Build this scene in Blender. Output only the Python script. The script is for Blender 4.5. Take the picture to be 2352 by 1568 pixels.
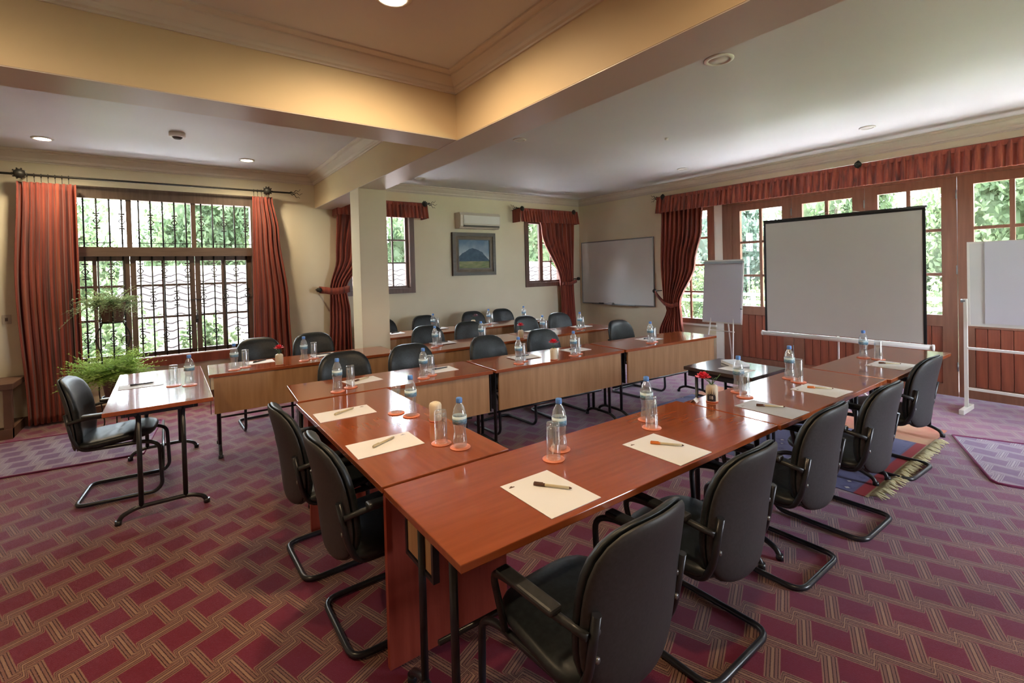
import bpy, bmesh, math, random
from mathutils import Vector, Matrix
random.seed(7)
for o in list(bpy.data.objects): bpy.data.objects.remove(o)
S = bpy.context.scene; COL = S.collection; PI = math.pi
# ------------------------------------------------------------------ camera
W = 2352.0
cd = bpy.data.cameras.new('camera'); cam = bpy.data.objects.new('camera', cd); COL.objects.link(cam)
cd.sensor_width = 36; cd.lens = 1082.9 / W * 36; cd.shift_y = -147.35 / W; cd.clip_end = 300; cd.clip_start = .05
r = Vector((0.80711051, -0.58984633, -0.02557218)); u = Vector((0.0294206, -0.00307761, 0.99956238)); f = Vector((0.58966691, 0.80750965, -0.01486966))
m = Matrix((r, u, -f)).transposed().to_4x4(); m.translation = Vector((0, 0, 1.573)); cam.matrix_world = m
S.camera = cam
# ------------------------------------------------------------------ world, lights, exposure
S.view_settings.view_transform = 'Standard'; S.view_settings.look = 'None'; S.view_settings.gamma = 1; S.view_settings.exposure = 1.92
S.view_settings.use_curve_mapping = False
wd = bpy.data.worlds.new('sky'); S.world = wd; wd.use_nodes = True
bg = wd.node_tree.nodes['Background']; bg.inputs[0].default_value = (.80, .88, 1.0, 1); bg.inputs[1].default_value = 10
S.cycles.max_bounces = 8; S.cycles.diffuse_bounces = 5; S.cycles.glossy_bounces = 4; S.cycles.transmission_bounces = 8; S.cycles.transparent_max_bounces = 12
S.cycles.sample_clamp_indirect = 6; S.cycles.use_denoising = True; S.cycles.caustics_reflective = False; S.cycles.caustics_refractive = False
def area(name, loc, rot, sx, sy, power=0, color=(1, 1, 1), portal=False):
    l = bpy.data.lights.new(name, 'AREA'); l.shape = 'RECTANGLE'; l.size = sx; l.size_y = sy; l.energy = power; l.color = color
    l.cycles.is_portal = portal
    o = bpy.data.objects.new(name, l); COL.objects.link(o); o.location = loc; o.rotation_euler = rot; return o
XW, YB, ZC, XL, YF = 7.2, 7.36, 3.03, -3.0, -2.8
area('daylight_portal', (0, YB + .32, 1.6), (-PI / 2, 0, 0), 2.1, 2.2, portal=True)
area('daylight_portal', (2.75, YB + .32, 1.9), (-PI / 2, 0, 0), 1.2, 1.5, portal=True)
area('daylight_portal', (6.25, YB + .32, 1.9), (-PI / 2, 0, 0), 1.2, 1.5, portal=True)
area('daylight_portal', (XW + .32, 2.3, 1.6), (0, PI / 2, 0), 2.0, 5.8, portal=True)
area('daylight_portal', (4.95, YF - .3, 1.6), (PI / 2, 0, 0), 1.2, 2.2, portal=True)
sl = bpy.data.lights.new('sun', 'SUN'); sl.energy = 34; sl.color = (1, .96, .92); sl.angle = .06
so = bpy.data.objects.new('sun', sl); COL.objects.link(so); so.rotation_euler = Vector((.31, .28, .90)).to_track_quat('Z', 'Y').to_euler()
def lamp(name, loc, e, col=(1, .74, .42), rad=.05, spot=None):
    l = bpy.data.lights.new(name, 'SPOT' if spot else 'POINT'); l.energy = e; l.color = col; l.shadow_soft_size = rad
    if spot: l.spot_size = math.radians(spot); l.spot_blend = .7
    o = bpy.data.objects.new(name, l); COL.objects.link(o); o.location = loc; return o
# ------------------------------------------------------------------ materials
def mat(name, col=(.5, .5, .5), rough=.5, metal=0, spec=.5, emit=None, es=1, trans=0, ior=1.45, coat=0, sheen=0, sheen_tint=None):
    m = bpy.data.materials.new(name); m.use_nodes = True; b = m.node_tree.nodes['Principled BSDF']
    b.inputs['Base Color'].default_value = (*col, 1); b.inputs['Roughness'].default_value = rough; b.inputs['Metallic'].default_value = metal
    b.inputs['Specular IOR Level'].default_value = spec; b.inputs['IOR'].default_value = ior; b.inputs['Transmission Weight'].default_value = trans
    b.inputs['Coat Weight'].default_value = coat; b.inputs['Sheen Weight'].default_value = sheen
    if sheen_tint: b.inputs['Sheen Tint'].default_value = (*sheen_tint, 1)
    if emit: b.inputs['Emission Color'].default_value = (*emit, 1); b.inputs['Emission Strength'].default_value = es
    return m
class N:
    def __init__(s, m): s.m = m; s.t = m.node_tree; s.b = s.t.nodes['Principled BSDF']
    def n(s, k, **kw):
        x = s.t.nodes.new(k)
        for a, v in kw.items(): setattr(x, a, v)
        return x
    def l(s, a, b): s.t.links.new(a, b)
    def math(s, op, a, b=0.0, c=None, clamp=False):
        x = s.n('ShaderNodeMath', operation=op, use_clamp=clamp)
        for i, v in enumerate([a, b] + ([c] if c is not None else [])):
            if isinstance(v, (int, float)): x.inputs[i].default_value = v
            else: s.l(v, x.inputs[i])
        return x.outputs[0]
    def coords(s, kind='Object', scale=(1, 1, 1), rot=(0, 0, 0)):
        c = s.n('ShaderNodeTexCoord'); mp = s.n('ShaderNodeMapping'); mp.inputs['Scale'].default_value = scale; mp.inputs['Rotation'].default_value = rot
        s.l(c.outputs[kind], mp.inputs[0]); return mp.outputs[0]
    def noise(s, vec, scale=5, detail=4, rough=.5):
        x = s.n('ShaderNodeTexNoise'); x.inputs['Scale'].default_value = scale; x.inputs['Detail'].default_value = detail; x.inputs['Roughness'].default_value = rough
        s.l(vec, x.inputs['Vector']); return x.outputs['Fac']
    def ramp(s, fac, stops):
        x = s.n('ShaderNodeValToRGB'); e = x.color_ramp.elements
        e[0].position, e[0].color = stops[0][0], (*stops[0][1], 1); e[1].position, e[1].color = stops[-1][0], (*stops[-1][1], 1)
        for p, c in stops[1:-1]: q = e.new(p); q.color = (*c, 1)
        s.l(fac, x.inputs[0]); return x.outputs[0]
    def mix(s, fac, a, b):
        x = s.n('ShaderNodeMix', data_type='RGBA')
        for i, v in ((0, fac), (6, a), (7, b)):
            if isinstance(v, (int, float)): x.inputs[i].default_value = v
            elif isinstance(v, tuple): x.inputs[i].default_value = (*v, 1)
            else: s.l(v, x.inputs[i])
        return x.outputs[2]
    def bump(s, h, strength=.3, dist=.01):
        x = s.n('ShaderNodeBump'); x.inputs['Strength'].default_value = strength; x.inputs['Distance'].default_value = dist
        s.l(h, x.inputs['Height']); s.l(x.outputs[0], s.b.inputs['Normal'])
    def color(s, c): s.l(c, s.b.inputs['Base Color'])
def noisy(name, c1, c2, scale=8, sc=(1, 1, 1), bump=0, dist=.005, detail=4, **kw):
    m = mat(name, c1, **kw); n = N(m); v = n.coords(scale=sc); f = n.noise(v, scale, detail)
    n.color(n.ramp(f, [(.3, c1), (.7, c2)]))
    if bump: n.bump(f, bump, dist)
    return m
def wood(name, c1, c2, axis='x', rough=.35, scale=3, coat=0, spec=.5, bump=.05):
    sc = {'x': (1.2, 14, 14), 'y': (14, 1.2, 14), 'z': (14, 14, 1.2)}[axis]
    return noisy(name, c1, c2, scale, sc, bump, .003, 6, rough=rough, coat=coat, spec=spec)
M = {}
M['wall'] = noisy('cream_wall_paint', (.68, .61, .455), (.73, .66, .495), 1.5, bump=.02, rough=.7)
M['ceil'] = noisy('white_ceiling_paint', (.60, .59, .60), (.65, .64, .66), .8, rough=.55)
M['soffit'] = noisy('beam_soffit_paint', (.58, .51, .46), (.62, .55, .5), 1, rough=.35)  # less yellow than the beam faces
M['beam'] = noisy('pale_yellow_beam_paint', (.64, .50, .32), (.68, .54, .35), 1.2, rough=.6)
M['cornice'] = noisy('cornice_plaster', (.62, .55, .49), (.67, .6, .53), 2, rough=.6)
M['frame'] = wood('dark_window_wood', (.085, .055, .04), (.13, .085, .062), 'z', .4)
M['framex'] = wood('dark_window_wood_level', (.085, .055, .04), (.13, .085, .062), 'x', .4)
M['framered'] = wood('reddish_window_wood', (.085, .038, .026), (.13, .062, .042), 'z', .4)
M['door'] = wood('red_brown_door_wood', (.17, .042, .024), (.25, .07, .038), 'z', .32, 2)
M['doorframe'] = wood('brown_door_frame_wood', (.17, .068, .042), (.22, .095, .06), 'z', .38, 2)
M['top'] = wood('mahogany_table_laminate', (.27, .066, .020), (.32, .080, .026), 'x', .13, 3, spec=.75, coat=.3, bump=0)
M['topy'] = wood('mahogany_table_laminate_lengthwise', (.27, .066, .020), (.32, .080, .026), 'y', .13, 3, spec=.75, coat=.3, bump=0)
M['beech'] = wood('beech_panel_laminate', (.36, .20, .10), (.47, .28, .15), 'z', .4, 2, bump=.01)
M['redpanel'] = wood('dark_red_desk_panel', (.24, .035, .02), (.33, .06, .035), 'z', .35)
M['steel'] = noisy('black_painted_steel', (.012, .013, .017), (.022, .023, .03), 20, rough=.28, spec=.6)
M['leather'] = noisy('black_chair_vinyl', (.009, .012, .014), (.018, .024, .028), 60, bump=.15, dist=.002, rough=.42)
M['shell'] = noisy('charcoal_chair_back_shell', (.030, .030, .032), (.042, .042, .045), 90, bump=.2, dist=.001, rough=.5)
M['plastic'] = noisy('black_arm_plastic', (.02, .022, .024), (.035, .037, .04), 40, rough=.35)
M['paper'] = noisy('white_paper', (.78, .78, .79), (.82, .82, .83), 4, rough=.6)
M['greypaper'] = noisy('grey_paper_folder', (.42, .43, .46), (.47, .48, .5), 4, rough=.5)
M['coaster'] = noisy('orange_coaster_card', (.72, .22, .12), (.8, .28, .17), 30, rough=.45)
M['cap'] = mat('blue_bottle_cap', (.10, .26, .68), .35)
M['blabel'] = noisy('pale_blue_bottle_label', (.30, .52, .68), (.55, .72, .82), 18, sc=(1, 1, 6), rough=.4)
M['glass'] = mat('clear_drinking_glass', (1, 1, 1), .0, trans=1, ior=1.45)
M['water'] = mat('clear_bottle_of_water', (.96, .985, 1), .0, trans=1, ior=1.3)
M['pot'] = noisy('cream_ceramic', (.68, .6, .45), (.74, .66, .52), 10, rough=.35)
M['potmark'] = mat('dark_glaze_flames', (.03, .025, .03), .4)
M['white'] = mat('white_print', (.9, .9, .88), .5)
M['rose'] = noisy('red_rose_petal', (.6, .01, .03), (.75, .02, .05), 30, rough=.5)
M['darkrose'] = noisy('withered_dark_petal', (.12, .04, .06), (.2, .08, .1), 30, rough=.6)
M['stem'] = mat('green_stem', (.05, .12, .03), .5)
M['curtain'] = mat('rust_red_curtain_cloth', (.36, .075, .04), .8, sheen=.2)
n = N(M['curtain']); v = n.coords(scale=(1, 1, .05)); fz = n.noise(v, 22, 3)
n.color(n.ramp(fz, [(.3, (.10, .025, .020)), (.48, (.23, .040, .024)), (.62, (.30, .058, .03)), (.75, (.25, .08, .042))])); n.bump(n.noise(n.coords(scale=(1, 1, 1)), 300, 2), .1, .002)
M['iron'] = noisy('wrought_iron', (.02, .02, .018), (.04, .035, .03), 30, rough=.5, metal=.4)
M['whiteframe'] = mat('white_painted_metal', (.72, .70, .66), .35)
M['wbsurf'] = noisy('glossy_whiteboard_surface', (.66, .66, .66), (.72, .72, .72), 1, rough=.16)
M['alu'] = mat('grey_aluminium_edge', (.25, .26, .27), .3, metal=.7)
M['screen'] = noisy('matt_screen_fabric', (.56, .54, .51), (.60, .58, .55), .8, rough=.85)
M['black'] = mat('black_border', (.015, .015, .017), .5)
M['ac'] = mat('off_white_ac_plastic', (.62, .56, .48), .4)
M['acdark'] = mat('dark_ac_vent', (.08, .07, .06), .6)
M['picframe'] = wood('dark_picture_frame_wood', (.045, .03, .018), (.08, .055, .03), 'x', .4)
M['picliner'] = noisy('tan_picture_liner', (.12, .085, .05), (.17, .12, .075), 12, rough=.6)
M['flip'] = noisy('flipchart_paper', (.62, .62, .70), (.66, .66, .74), 1, rough=.6)
M['pane'] = bpy.data.materials.new('window_glass'); M['pane'].use_nodes = True
t = M['pane'].node_tree; t.nodes.clear(); o_ = t.nodes.new('ShaderNodeOutputMaterial'); mx = t.nodes.new('ShaderNodeMixShader'); tr = t.nodes.new('ShaderNodeBsdfTransparent')
gl = t.nodes.new('ShaderNodeBsdfGlossy'); gl.inputs['Roughness'].default_value = .02; mx.inputs[0].default_value = .06; tr.inputs[0].default_value = (.97, .99, .98, 1)
t.links.new(tr.outputs[0], mx.inputs[1]); t.links.new(gl.outputs[0], mx.inputs[2]); t.links.new(mx.outputs[0], o_.inputs[0])
M['fern'] = noisy('fern_green', (.26, .42, .07), (.46, .62, .18), 12, rough=.6)
M['leafdark'] = noisy('trailing_leaf_green', (.2, .32, .14), (.42, .54, .32), 12, rough=.5)
M['terra'] = noisy('brown_plant_pot', (.16, .09, .07), (.22, .13, .1), 12, rough=.6)
M['lampglow'] = mat('lit_lamp_lens', (1, .9, .7), .5, emit=(1, .86, .6), es=30)
M['lamprim'] = mat('white_lamp_rim', (.7, .67, .63), .4)
M['foliage'] = noisy('garden_foliage', (.045, .08, .03), (.10, .13, .065), 1.7, rough=.7)
M['foliage2'] = noisy('garden_foliage_blue_green', (.045, .075, .05), (.09, .125, .095), 1.7, rough=.7)
def translucent(m, k=.5):
    n = N(m); o = [x for x in n.t.nodes if x.type == 'OUTPUT_MATERIAL'][0]; c = n.b.inputs['Base Color'].links[0].from_socket
    tl_ = n.n('ShaderNodeBsdfTranslucent'); n.l(c, tl_.inputs[0]); mx_ = n.n('ShaderNodeMixShader'); mx_.inputs[0].default_value = k
    n.l(n.b.outputs[0], mx_.inputs[1]); n.l(tl_.outputs[0], mx_.inputs[2]); n.l(mx_.outputs[0], o.inputs[0])
for k_ in ('foliage', 'foliage2', 'fern', 'leafdark'): translucent(M[k_])
def clear(name, tint, blend, rough=.03, k=1.0, base=.03, haze=.05):
    m = bpy.data.materials.new(name); m.use_nodes = True; t = m.node_tree; t.nodes.clear(); o = t.nodes.new('ShaderNodeOutputMaterial'); mx_ = t.nodes.new('ShaderNodeMixShader')
    a = t.nodes.new('ShaderNodeBsdfTransparent'); a.inputs[0].default_value = (*tint, 1); g_ = t.nodes.new('ShaderNodeBsdfGlossy'); g_.inputs['Roughness'].default_value = rough
    lw = t.nodes.new('ShaderNodeLayerWeight'); lw.inputs[0].default_value = blend; mm = t.nodes.new('ShaderNodeMath'); mm.operation = 'MULTIPLY_ADD'; mm.inputs[1].default_value = k; mm.inputs[2].default_value = base
    ge = t.nodes.new('ShaderNodeNewGeometry'); fb = t.nodes.new('ShaderNodeMath'); fb.operation = 'SUBTRACT'; fb.inputs[0].default_value = 1; m2 = t.nodes.new('ShaderNodeMath'); m2.operation = 'MULTIPLY'
    t.links.new(ge.outputs['Backfacing'], fb.inputs[1]); t.links.new(lw.outputs['Fresnel'], mm.inputs[0]); t.links.new(mm.outputs[0], m2.inputs[0]); t.links.new(fb.outputs[0], m2.inputs[1]); t.links.new(m2.outputs[0], mx_.inputs[0]); t.links.new(a.outputs[0], mx_.inputs[1]); t.links.new(g_.outputs[0], mx_.inputs[2]); df = t.nodes.new('ShaderNodeBsdfDiffuse'); df.inputs[0].default_value = (.80, .88, .95, 1); m3 = t.nodes.new('ShaderNodeMixShader'); m3.inputs[0].default_value = haze; t.links.new(mx_.outputs[0], m3.inputs[1]); t.links.new(df.outputs[0], m3.inputs[2]); t.links.new(m3.outputs[0], o.inputs[0]); return m
n = N(M['blabel']); v = n.coords(); sp = n.n('ShaderNodeSeparateXYZ'); n.l(v, sp.inputs[0]); n.color(n.mix(n.math('LESS_THAN', sp.outputs[2], .135), (.62, .78, .86), n.ramp(n.noise(n.coords(scale=(1, 1, 4)), 60, 3), [(.4, (.10, .30, .48)), (.6, (.32, .52, .66))])))
M['glass'] = clear('clear_drinking_glass_thin', (.96, .975, .985), .52, .03, 1.0, .08, .06); M['water'] = clear('clear_plastic_bottle_of_water', (.90, .94, .97), .55, .04, 1.0, .14, .13)
M['bark'] = noisy('tree_bark', (.12, .09, .07), (.2, .16, .12), 10, rough=.9)
M['grass'] = noisy('garden_lawn', (.22, .27, .15), (.32, .36, .23), 3, rough=.9)
M['tile'] = noisy('weathered_roof_tile', (.045, .034, .034), (.065, .05, .05), 3, rough=.8)
M['slate'] = noisy('grey_roof_shingle', (.15, .135, .14), (.22, .2, .21), 3, rough=.8)
M['paving'] = noisy('pale_paving', (.66, .65, .68), (.74, .73, .76), 3, rough=.8)
M['render'] = noisy('outside_wall_render', (.5, .45, .36), (.56, .5, .4), 3, rough=.8)
M['penor'] = mat('orange_pen_cap', (.62, .16, .02), .3); M['penbr'] = mat('dark_brown_pen_cap', (.1, .04, .02), .3)
M['penclear'] = noisy('pale_wood_pen_barrel', (.5, .42, .26), (.58, .5, .33), 20, rough=.3); M['penblk'] = mat('black_pen_plastic', (.04, .04, .05), .3)
M['cab'] = noisy('dark_bench_wood', (.1, .05, .035), (.17, .09, .06), 4, rough=.45); M['cabpanel'] = noisy('pale_bench_panel', (.36, .3, .2), (.42, .35, .25), 3, rough=.6)
M['switch'] = mat('ivory_switch', (.5, .42, .32), .4)
# carpet: stepped lattice of red lozenges with beige lines
def carpet(name, red1, red2, line, gap, dark, sheen=.85, rot=0):
    m = mat(name, red1, .85, spec=.25, sheen=sheen, sheen_tint=(.78, .72, 1)); m.node_tree.nodes['Principled BSDF'].inputs['Sheen Roughness'].default_value = .28; n = N(m)
    v = n.coords(rot=(0, 0, rot)); sp = n.n('ShaderNodeSeparateXYZ'); n.l(v, sp.inputs[0]); X, Y = sp.outputs[0], sp.outputs[1]
    jit = n.noise(v, 240, 2)
    Xj = n.math('ADD', X, n.math('MULTIPLY', n.math('SUBTRACT', jit, .5), .006)); Yj = n.math('ADD', Y, n.math('MULTIPLY', n.math('SUBTRACT', jit, .5), .006))
    # u along (.13,-.155), v along (.13,.145)
    det = .13 * .145 + .155 * .13
    U = n.math('SUBTRACT', n.math('MULTIPLY', Xj, .145 / det), n.math('MULTIPLY', Yj, .13 / det))
    V = n.math('ADD', n.math('MULTIPLY', Xj, .155 / det), n.math('MULTIPLY', Yj, .13 / det))
    def saw(c):  # -.5..5 ramp with a fast return round the integer
        fr = n.math('FRACT', c)
        a = n.math('SUBTRACT', fr, .5)
        d = n.math('SUBTRACT', .5, n.math('ABSOLUTE', a))       # distance to the integer
        k = n.math('DIVIDE', d, .10, clamp=True)
        return n.math('MULTIPLY', a, k)
    V2 = n.math('ADD', V, n.math('MULTIPLY', saw(U), .42)); U2 = n.math('SUBTRACT', U, n.math('MULTIPLY', saw(V), .42))
    def dist(c): return n.math('ABSOLUTE', n.math('SUBTRACT', n.math('FRACT', n.math('ADD', c, .5)), .5))
    du, dv = dist(U2), dist(V2)
    def lines(d):
        rr = n.n('ShaderNodeValToRGB'); rr.color_ramp.interpolation = 'LINEAR'; e = rr.color_ramp.elements
        st = [(0, 1), (.026, .95), (.032, 0), (.044, 0), (.050, .62), (.092, .7), (.098, 0.0), (.110, 0.0), (.116, .9), (.14, .75), (.155, .5), (1, .5)]
        e[0].position = 0; e[0].color = (1, 1, 1, 1); e[1].position = 1; e[1].color = (.5, .5, .5, 1)
        for p, c in st[1:-1]: q = e.new(p); q.color = (c, c, c, 1)
        n.l(d, rr.inputs[0]); return rr.outputs[0]
    near = n.math('MINIMUM', du, dv)
    band = n.math('LESS_THAN', near, .146)
    ln = lines(near)
    rd = n.mix(n.noise(v, 2.2, 3), red1, red2)
    bc = n.ramp(ln, [(0, dark), (.5, gap), (1, line)])
    c = n.mix(band, rd, bc)
    pile = n.noise(v, 420, 2)
    c = n.mix(n.math('MULTIPLY', n.math('SUBTRACT', 1, pile), .35), c, (.02, .01, .012))
    n.color(c); n.bump(pile, .5, .004); return m
M['carpet'] = carpet('red_carpet_with_stepped_lattice', (.20, .014, .030), (.165, .016, .052), (.36, .21, .14), (.21, .09, .075), (.05, .02, .02))
M['rugcarpet'] = carpet('faded_lattice_rug_pile', (.15, .04, .08), (.13, .05, .11), (.40, .32, .31), (.26, .18, .2), (.10, .05, .06), rot=.4)
M['binding'] = noisy('plum_rug_binding', (.16, .02, .08), (.2, .03, .1), 60, rough=.8)
M['fringe'] = noisy('straw_rug_fringe', (.42, .37, .22), (.55, .5, .32), 30, rough=.9)
# ------------------------------------------------------------------ mesh helpers
def xf(M4, pts): return [M4 @ Vector(p) for p in pts] if M4 else [Vector(p) for p in pts]
class B:
    def __init__(s): s.bm = bmesh.new()
    def poly(s, pts, faces, smooth=False, mi=0):
        vs = [s.bm.verts.new(p) for p in pts]
        for fc in faces:
            try:
                q = s.bm.faces.new([vs[i] for i in fc]); q.smooth = smooth; q.material_index = mi
            except ValueError: pass
        return s
    def box(s, a, b, M4=None, bev=0, mi=0):
        x0, x1 = sorted((a[0], b[0])); y0, y1 = sorted((a[1], b[1])); z0, z1 = sorted((a[2], b[2]))
        P = [(x0, y0, z0), (x1, y0, z0), (x1, y1, z0), (x0, y1, z0), (x0, y0, z1), (x1, y0, z1), (x1, y1, z1), (x0, y1, z1)]
        vs = [s.bm.verts.new(p) for p in xf(M4, P)]
        fs = [s.bm.faces.new([vs[i] for i in q]) for q in ((0, 3, 2, 1), (4, 5, 6, 7), (0, 1, 5, 4), (1, 2, 6, 5), (2, 3, 7, 6), (3, 0, 4, 7))]
        for q in fs: q.material_index = mi
        if bev:
            es = {e for q in fs for e in q.edges}
            bmesh.ops.bevel(s.bm, geom=list(es), offset=bev, segments=2, affect='EDGES', profile=.5)
        return s
    def tube(s, pts, rad, seg=8, closed=False, caps=True, mi=0):
        pts = [Vector(p) for p in pts]; n = len(pts); rings = []; up = None
        for i, p in enumerate(pts):
            a = pts[i - 1] if (i or closed) else p; b = pts[(i + 1) % n] if (i < n - 1 or closed) else p
            t = (b - a).normalized()
            if up is None: up = t.orthogonal().normalized()
            up = (up - t * up.dot(t)).normalized(); sd = t.cross(up); rr = rad[i] if isinstance(rad, (list, tuple)) else rad
            rings.append([s.bm.verts.new(p + (up * math.cos(k * 2 * PI / seg) + sd * math.sin(k * 2 * PI / seg)) * rr) for k in range(seg)])
        for i in range(n if closed else n - 1):
            A, Bq = rings[i], rings[(i + 1) % n]
            for k in range(seg):
                q = s.bm.faces.new((A[k], A[(k + 1) % seg], Bq[(k + 1) % seg], Bq[k])); q.smooth = True; q.material_index = mi
        if caps and not closed:
            s.bm.faces.new(rings[0][::-1]).material_index = mi; s.bm.faces.new(rings[-1]).material_index = mi
        return s
    def lathe(s, prof, c=(0, 0, 0), seg=20, mi=0, M4=None):
        rings = []
        for (rr, z) in prof:
            if rr < 1e-6: rings.append([s.bm.verts.new(xf(M4, [(c[0], c[1], c[2] + z)])[0])])
            else: rings.append([s.bm.verts.new(xf(M4, [(c[0] + rr * math.cos(k * 2 * PI / seg), c[1] + rr * math.sin(k * 2 * PI / seg), c[2] + z)])[0]) for k in range(seg)])
        for A, Bq in zip(rings, rings[1:]):
            for k in range(seg):
                k2 = (k + 1) % seg
                vs = [A[k] if len(A) > 1 else A[0], A[k2] if len(A) > 1 else None, Bq[k2] if len(Bq) > 1 else None, Bq[k] if len(Bq) > 1 else Bq[0]]
                vs = [v for v in vs if v is not None]
                if len(vs) > 2:
                    q = s.bm.faces.new(vs); q.smooth = True; q.material_index = mi
        for R_, rev in ((rings[0], True), (rings[-1], False)):
            if len(R_) > 1 and prof[0] != prof[-1]:
                s.bm.faces.new(R_[::-1] if rev else R_).material_index = mi
        return s
    def prism(s, outline, z0, z1, M4=None, mi=0):
        n = len(outline); lo = [s.bm.verts.new(p) for p in xf(M4, [(x, y, z0) for x, y in outline])]; hi = [s.bm.verts.new(p) for p in xf(M4, [(x, y, z1) for x, y in outline])]
        s.bm.faces.new(lo[::-1]).material_index = mi; s.bm.faces.new(hi).material_index = mi
        for i in range(n): s.bm.faces.new((lo[i], lo[(i + 1) % n], hi[(i + 1) % n], hi[i])).material_index = mi
        return s
    def done(s, name, mats, parent=None, kind=None, label=None, cat=None, group=None, loc=None, rot=None, fix=True):
        if fix: bmesh.ops.recalc_face_normals(s.bm, faces=s.bm.faces[:])
        me = bpy.data.meshes.new(name); s.bm.to_mesh(me); s.bm.free()
        for mm in (mats if isinstance(mats, (list, tuple)) else [mats]): me.materials.append(mm)
        o = bpy.data.objects.new(name, me); COL.objects.link(o)
        if parent: o.parent = parent
        if loc: o.location = loc
        if rot is not None: o.rotation_euler = (0, 0, rot) if isinstance(rot, (int, float)) else rot
        tag(o, label, cat, group, kind); return o
def tag(o, label=None, cat=None, group=None, kind=None):
    for k, v in (('label', label), ('category', cat), ('group', group), ('kind', kind)):
        if v: o[k] = v
    return o
def thing(name, label, cat, loc=(0, 0, 0), rot=0, group=None, kind=None):
    o = bpy.data.objects.new(name, None); o.empty_display_size = .1; COL.objects.link(o); o.location = loc; o.rotation_euler = (0, 0, rot)
    return tag(o, label, cat, group, kind)
def kids(o): return [c for c in list(bpy.data.objects) if c.parent == o]
def dup(root, loc, rot, label=None, group=None, tree=None):
    r_ = root.copy(); COL.objects.link(r_); r_.location = loc; r_.rotation_euler = (0, 0, rot)
    if label: r_['label'] = label
    if group: r_['group'] = group
    for ch, subs in tree:
        c = ch.copy(); COL.objects.link(c); c.parent = r_
        for g in subs: d = g.copy(); COL.objects.link(d); d.parent = c
    return r_
def tree_of(o): return [(c, kids(c)) for c in kids(o)]
def copy_mesh(o, parent, loc=None, rot=None, name=None):
    c = o.copy(); COL.objects.link(c); c.parent = parent
    if loc is not None: c.location = loc
    if rot is not None: c.rotation_euler = rot
    return c
def fillet(pts, rad, n=6):
    out = [Vector(pts[0])]
    for i in range(1, len(pts) - 1):
        p0, p, p1 = Vector(pts[i - 1]), Vector(pts[i]), Vector(pts[i + 1]); a = (p0 - p); b = (p1 - p)
        d = min(rad, a.length * .49, b.length * .49); A = p + a.normalized() * d; Bq = p + b.normalized() * d
        for k in range(n + 1):
            t_ = k / n; out.append(A * (1 - t_) ** 2 + p * 2 * t_ * (1 - t_) + Bq * t_ * t_)
    out.append(Vector(pts[-1])); return out
# ------------------------------------------------------------------ room shell
def shell(name, boxes, mm, label, mats=None):
    b = B()
    for x in boxes: b.box(x[0], x[1])
    return b.done(name, mm, kind='structure', label=label)
shell('floor', [((XL - .3, YF - .3, -.2), (XW + .3, YB + .3, 0))], M['carpet'], 'red carpeted floor with beige stepped lattice pattern')
shell('ceiling', [((XL - .3, YF - .3, ZC), (XW + .3, YB + .3, ZC + .2))], M['ceil'], 'smooth pale painted ceiling')
T = .26
def wall_x(name, y0, y1, x0, x1, holes, label):  # wall running along X, with holes (xa,xb,za,zb)
    b = B(); xs = x0
    for (xa, xb, za, zb) in sorted(holes):
        b.box((xs, y0, 0), (xa, y1, ZC)); b.box((xa, y0, 0), (xb, y1, za)); b.box((xa, y0, zb), (xb, y1, ZC)); xs = xb
    b.box((xs, y0, 0), (x1, y1, ZC)); return b.done(name, M['wall'], kind='structure', label=label)
def wall_y(name, x0, x1, y0, y1, holes, label):
    b = B(); ys = y0
    for (ya, yb, za, zb) in sorted(holes):
        b.box((x0, ys, 0), (x1, ya, ZC))
        if za > 0: b.box((x0, ya, 0), (x1, yb, za))
        b.box((x0, ya, zb), (x1, yb, ZC)); ys = yb
    b.box((x0, ys, 0), (x1, y1, ZC)); return b.done(name, M['wall'], kind='structure', label=label)
wall_x('wall_back', YB, YB + T, XL, XW + T, [(-1.03, 1.03, .50, 2.68), (2.2, 3.35, 1.24, 2.62), (5.70, 6.78, 1.23, 2.62)], 'cream painted wall with three windows')
wall_y('wall_right', XW, XW + T, YF, YB, [(-.42, 3.98, 0, 2.56), (4.3, 5.13, .6, 2.56)], 'cream painted wall opened by a run of glazed doors')
wall_y('wall_left', XL - T, XL, YF, YB, [], 'plain cream painted wall at the left side')
wall_x('wall_front', YF - T, YF, XL, XW + T, [(4.4, 5.5, .5, 2.6)], 'cream painted wall behind the viewer')
b = B(); b.box((XL - 1.4, YB + .31, 2.82), (XW + 1.4, YB + 1.4, 2.95)); b.box((XW + .31, YF - 1.4, 2.82), (XW + 1.4, YB + .31, 2.95)); b.done('sun_overhang', M['ceil'], kind='structure', label='added unseen overhang keeping sun off the windows')  # unseen overhang added to block sun and high sky light
# beams + column
b = B(); b.box((1.79, YF, 2.566), (2.10, YB, ZC)); b.done('trim_1', M['beam'], kind='structure', label='deep cream ceiling beam running to the square column')
b = B(); b.box((XL, 3.11, 2.57), (1.79, 3.42, ZC)); b.done('trim_2', M['beam'], kind='structure', label='deep cream ceiling beam crossing from the left wall')
b = B(); b.box((1.792, YF, 2.560), (2.098, YB, 2.566)); b.done('trim_3', M['soffit'], kind='structure', label='greyer underside of the long beam')
b = B(); b.box((XL, 3.112, 2.564), (1.79, 3.418, 2.57)); b.done('trim_4', M['soffit'], kind='structure', label='greyer underside of the cross beam')
b = B(); b.box((1.79, 5.39, 0), (2.12, 5.70, 2.560), bev=.006); b.done('trim_5', M['wall'], kind='structure', label='square cream column standing under the long beam')
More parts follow.
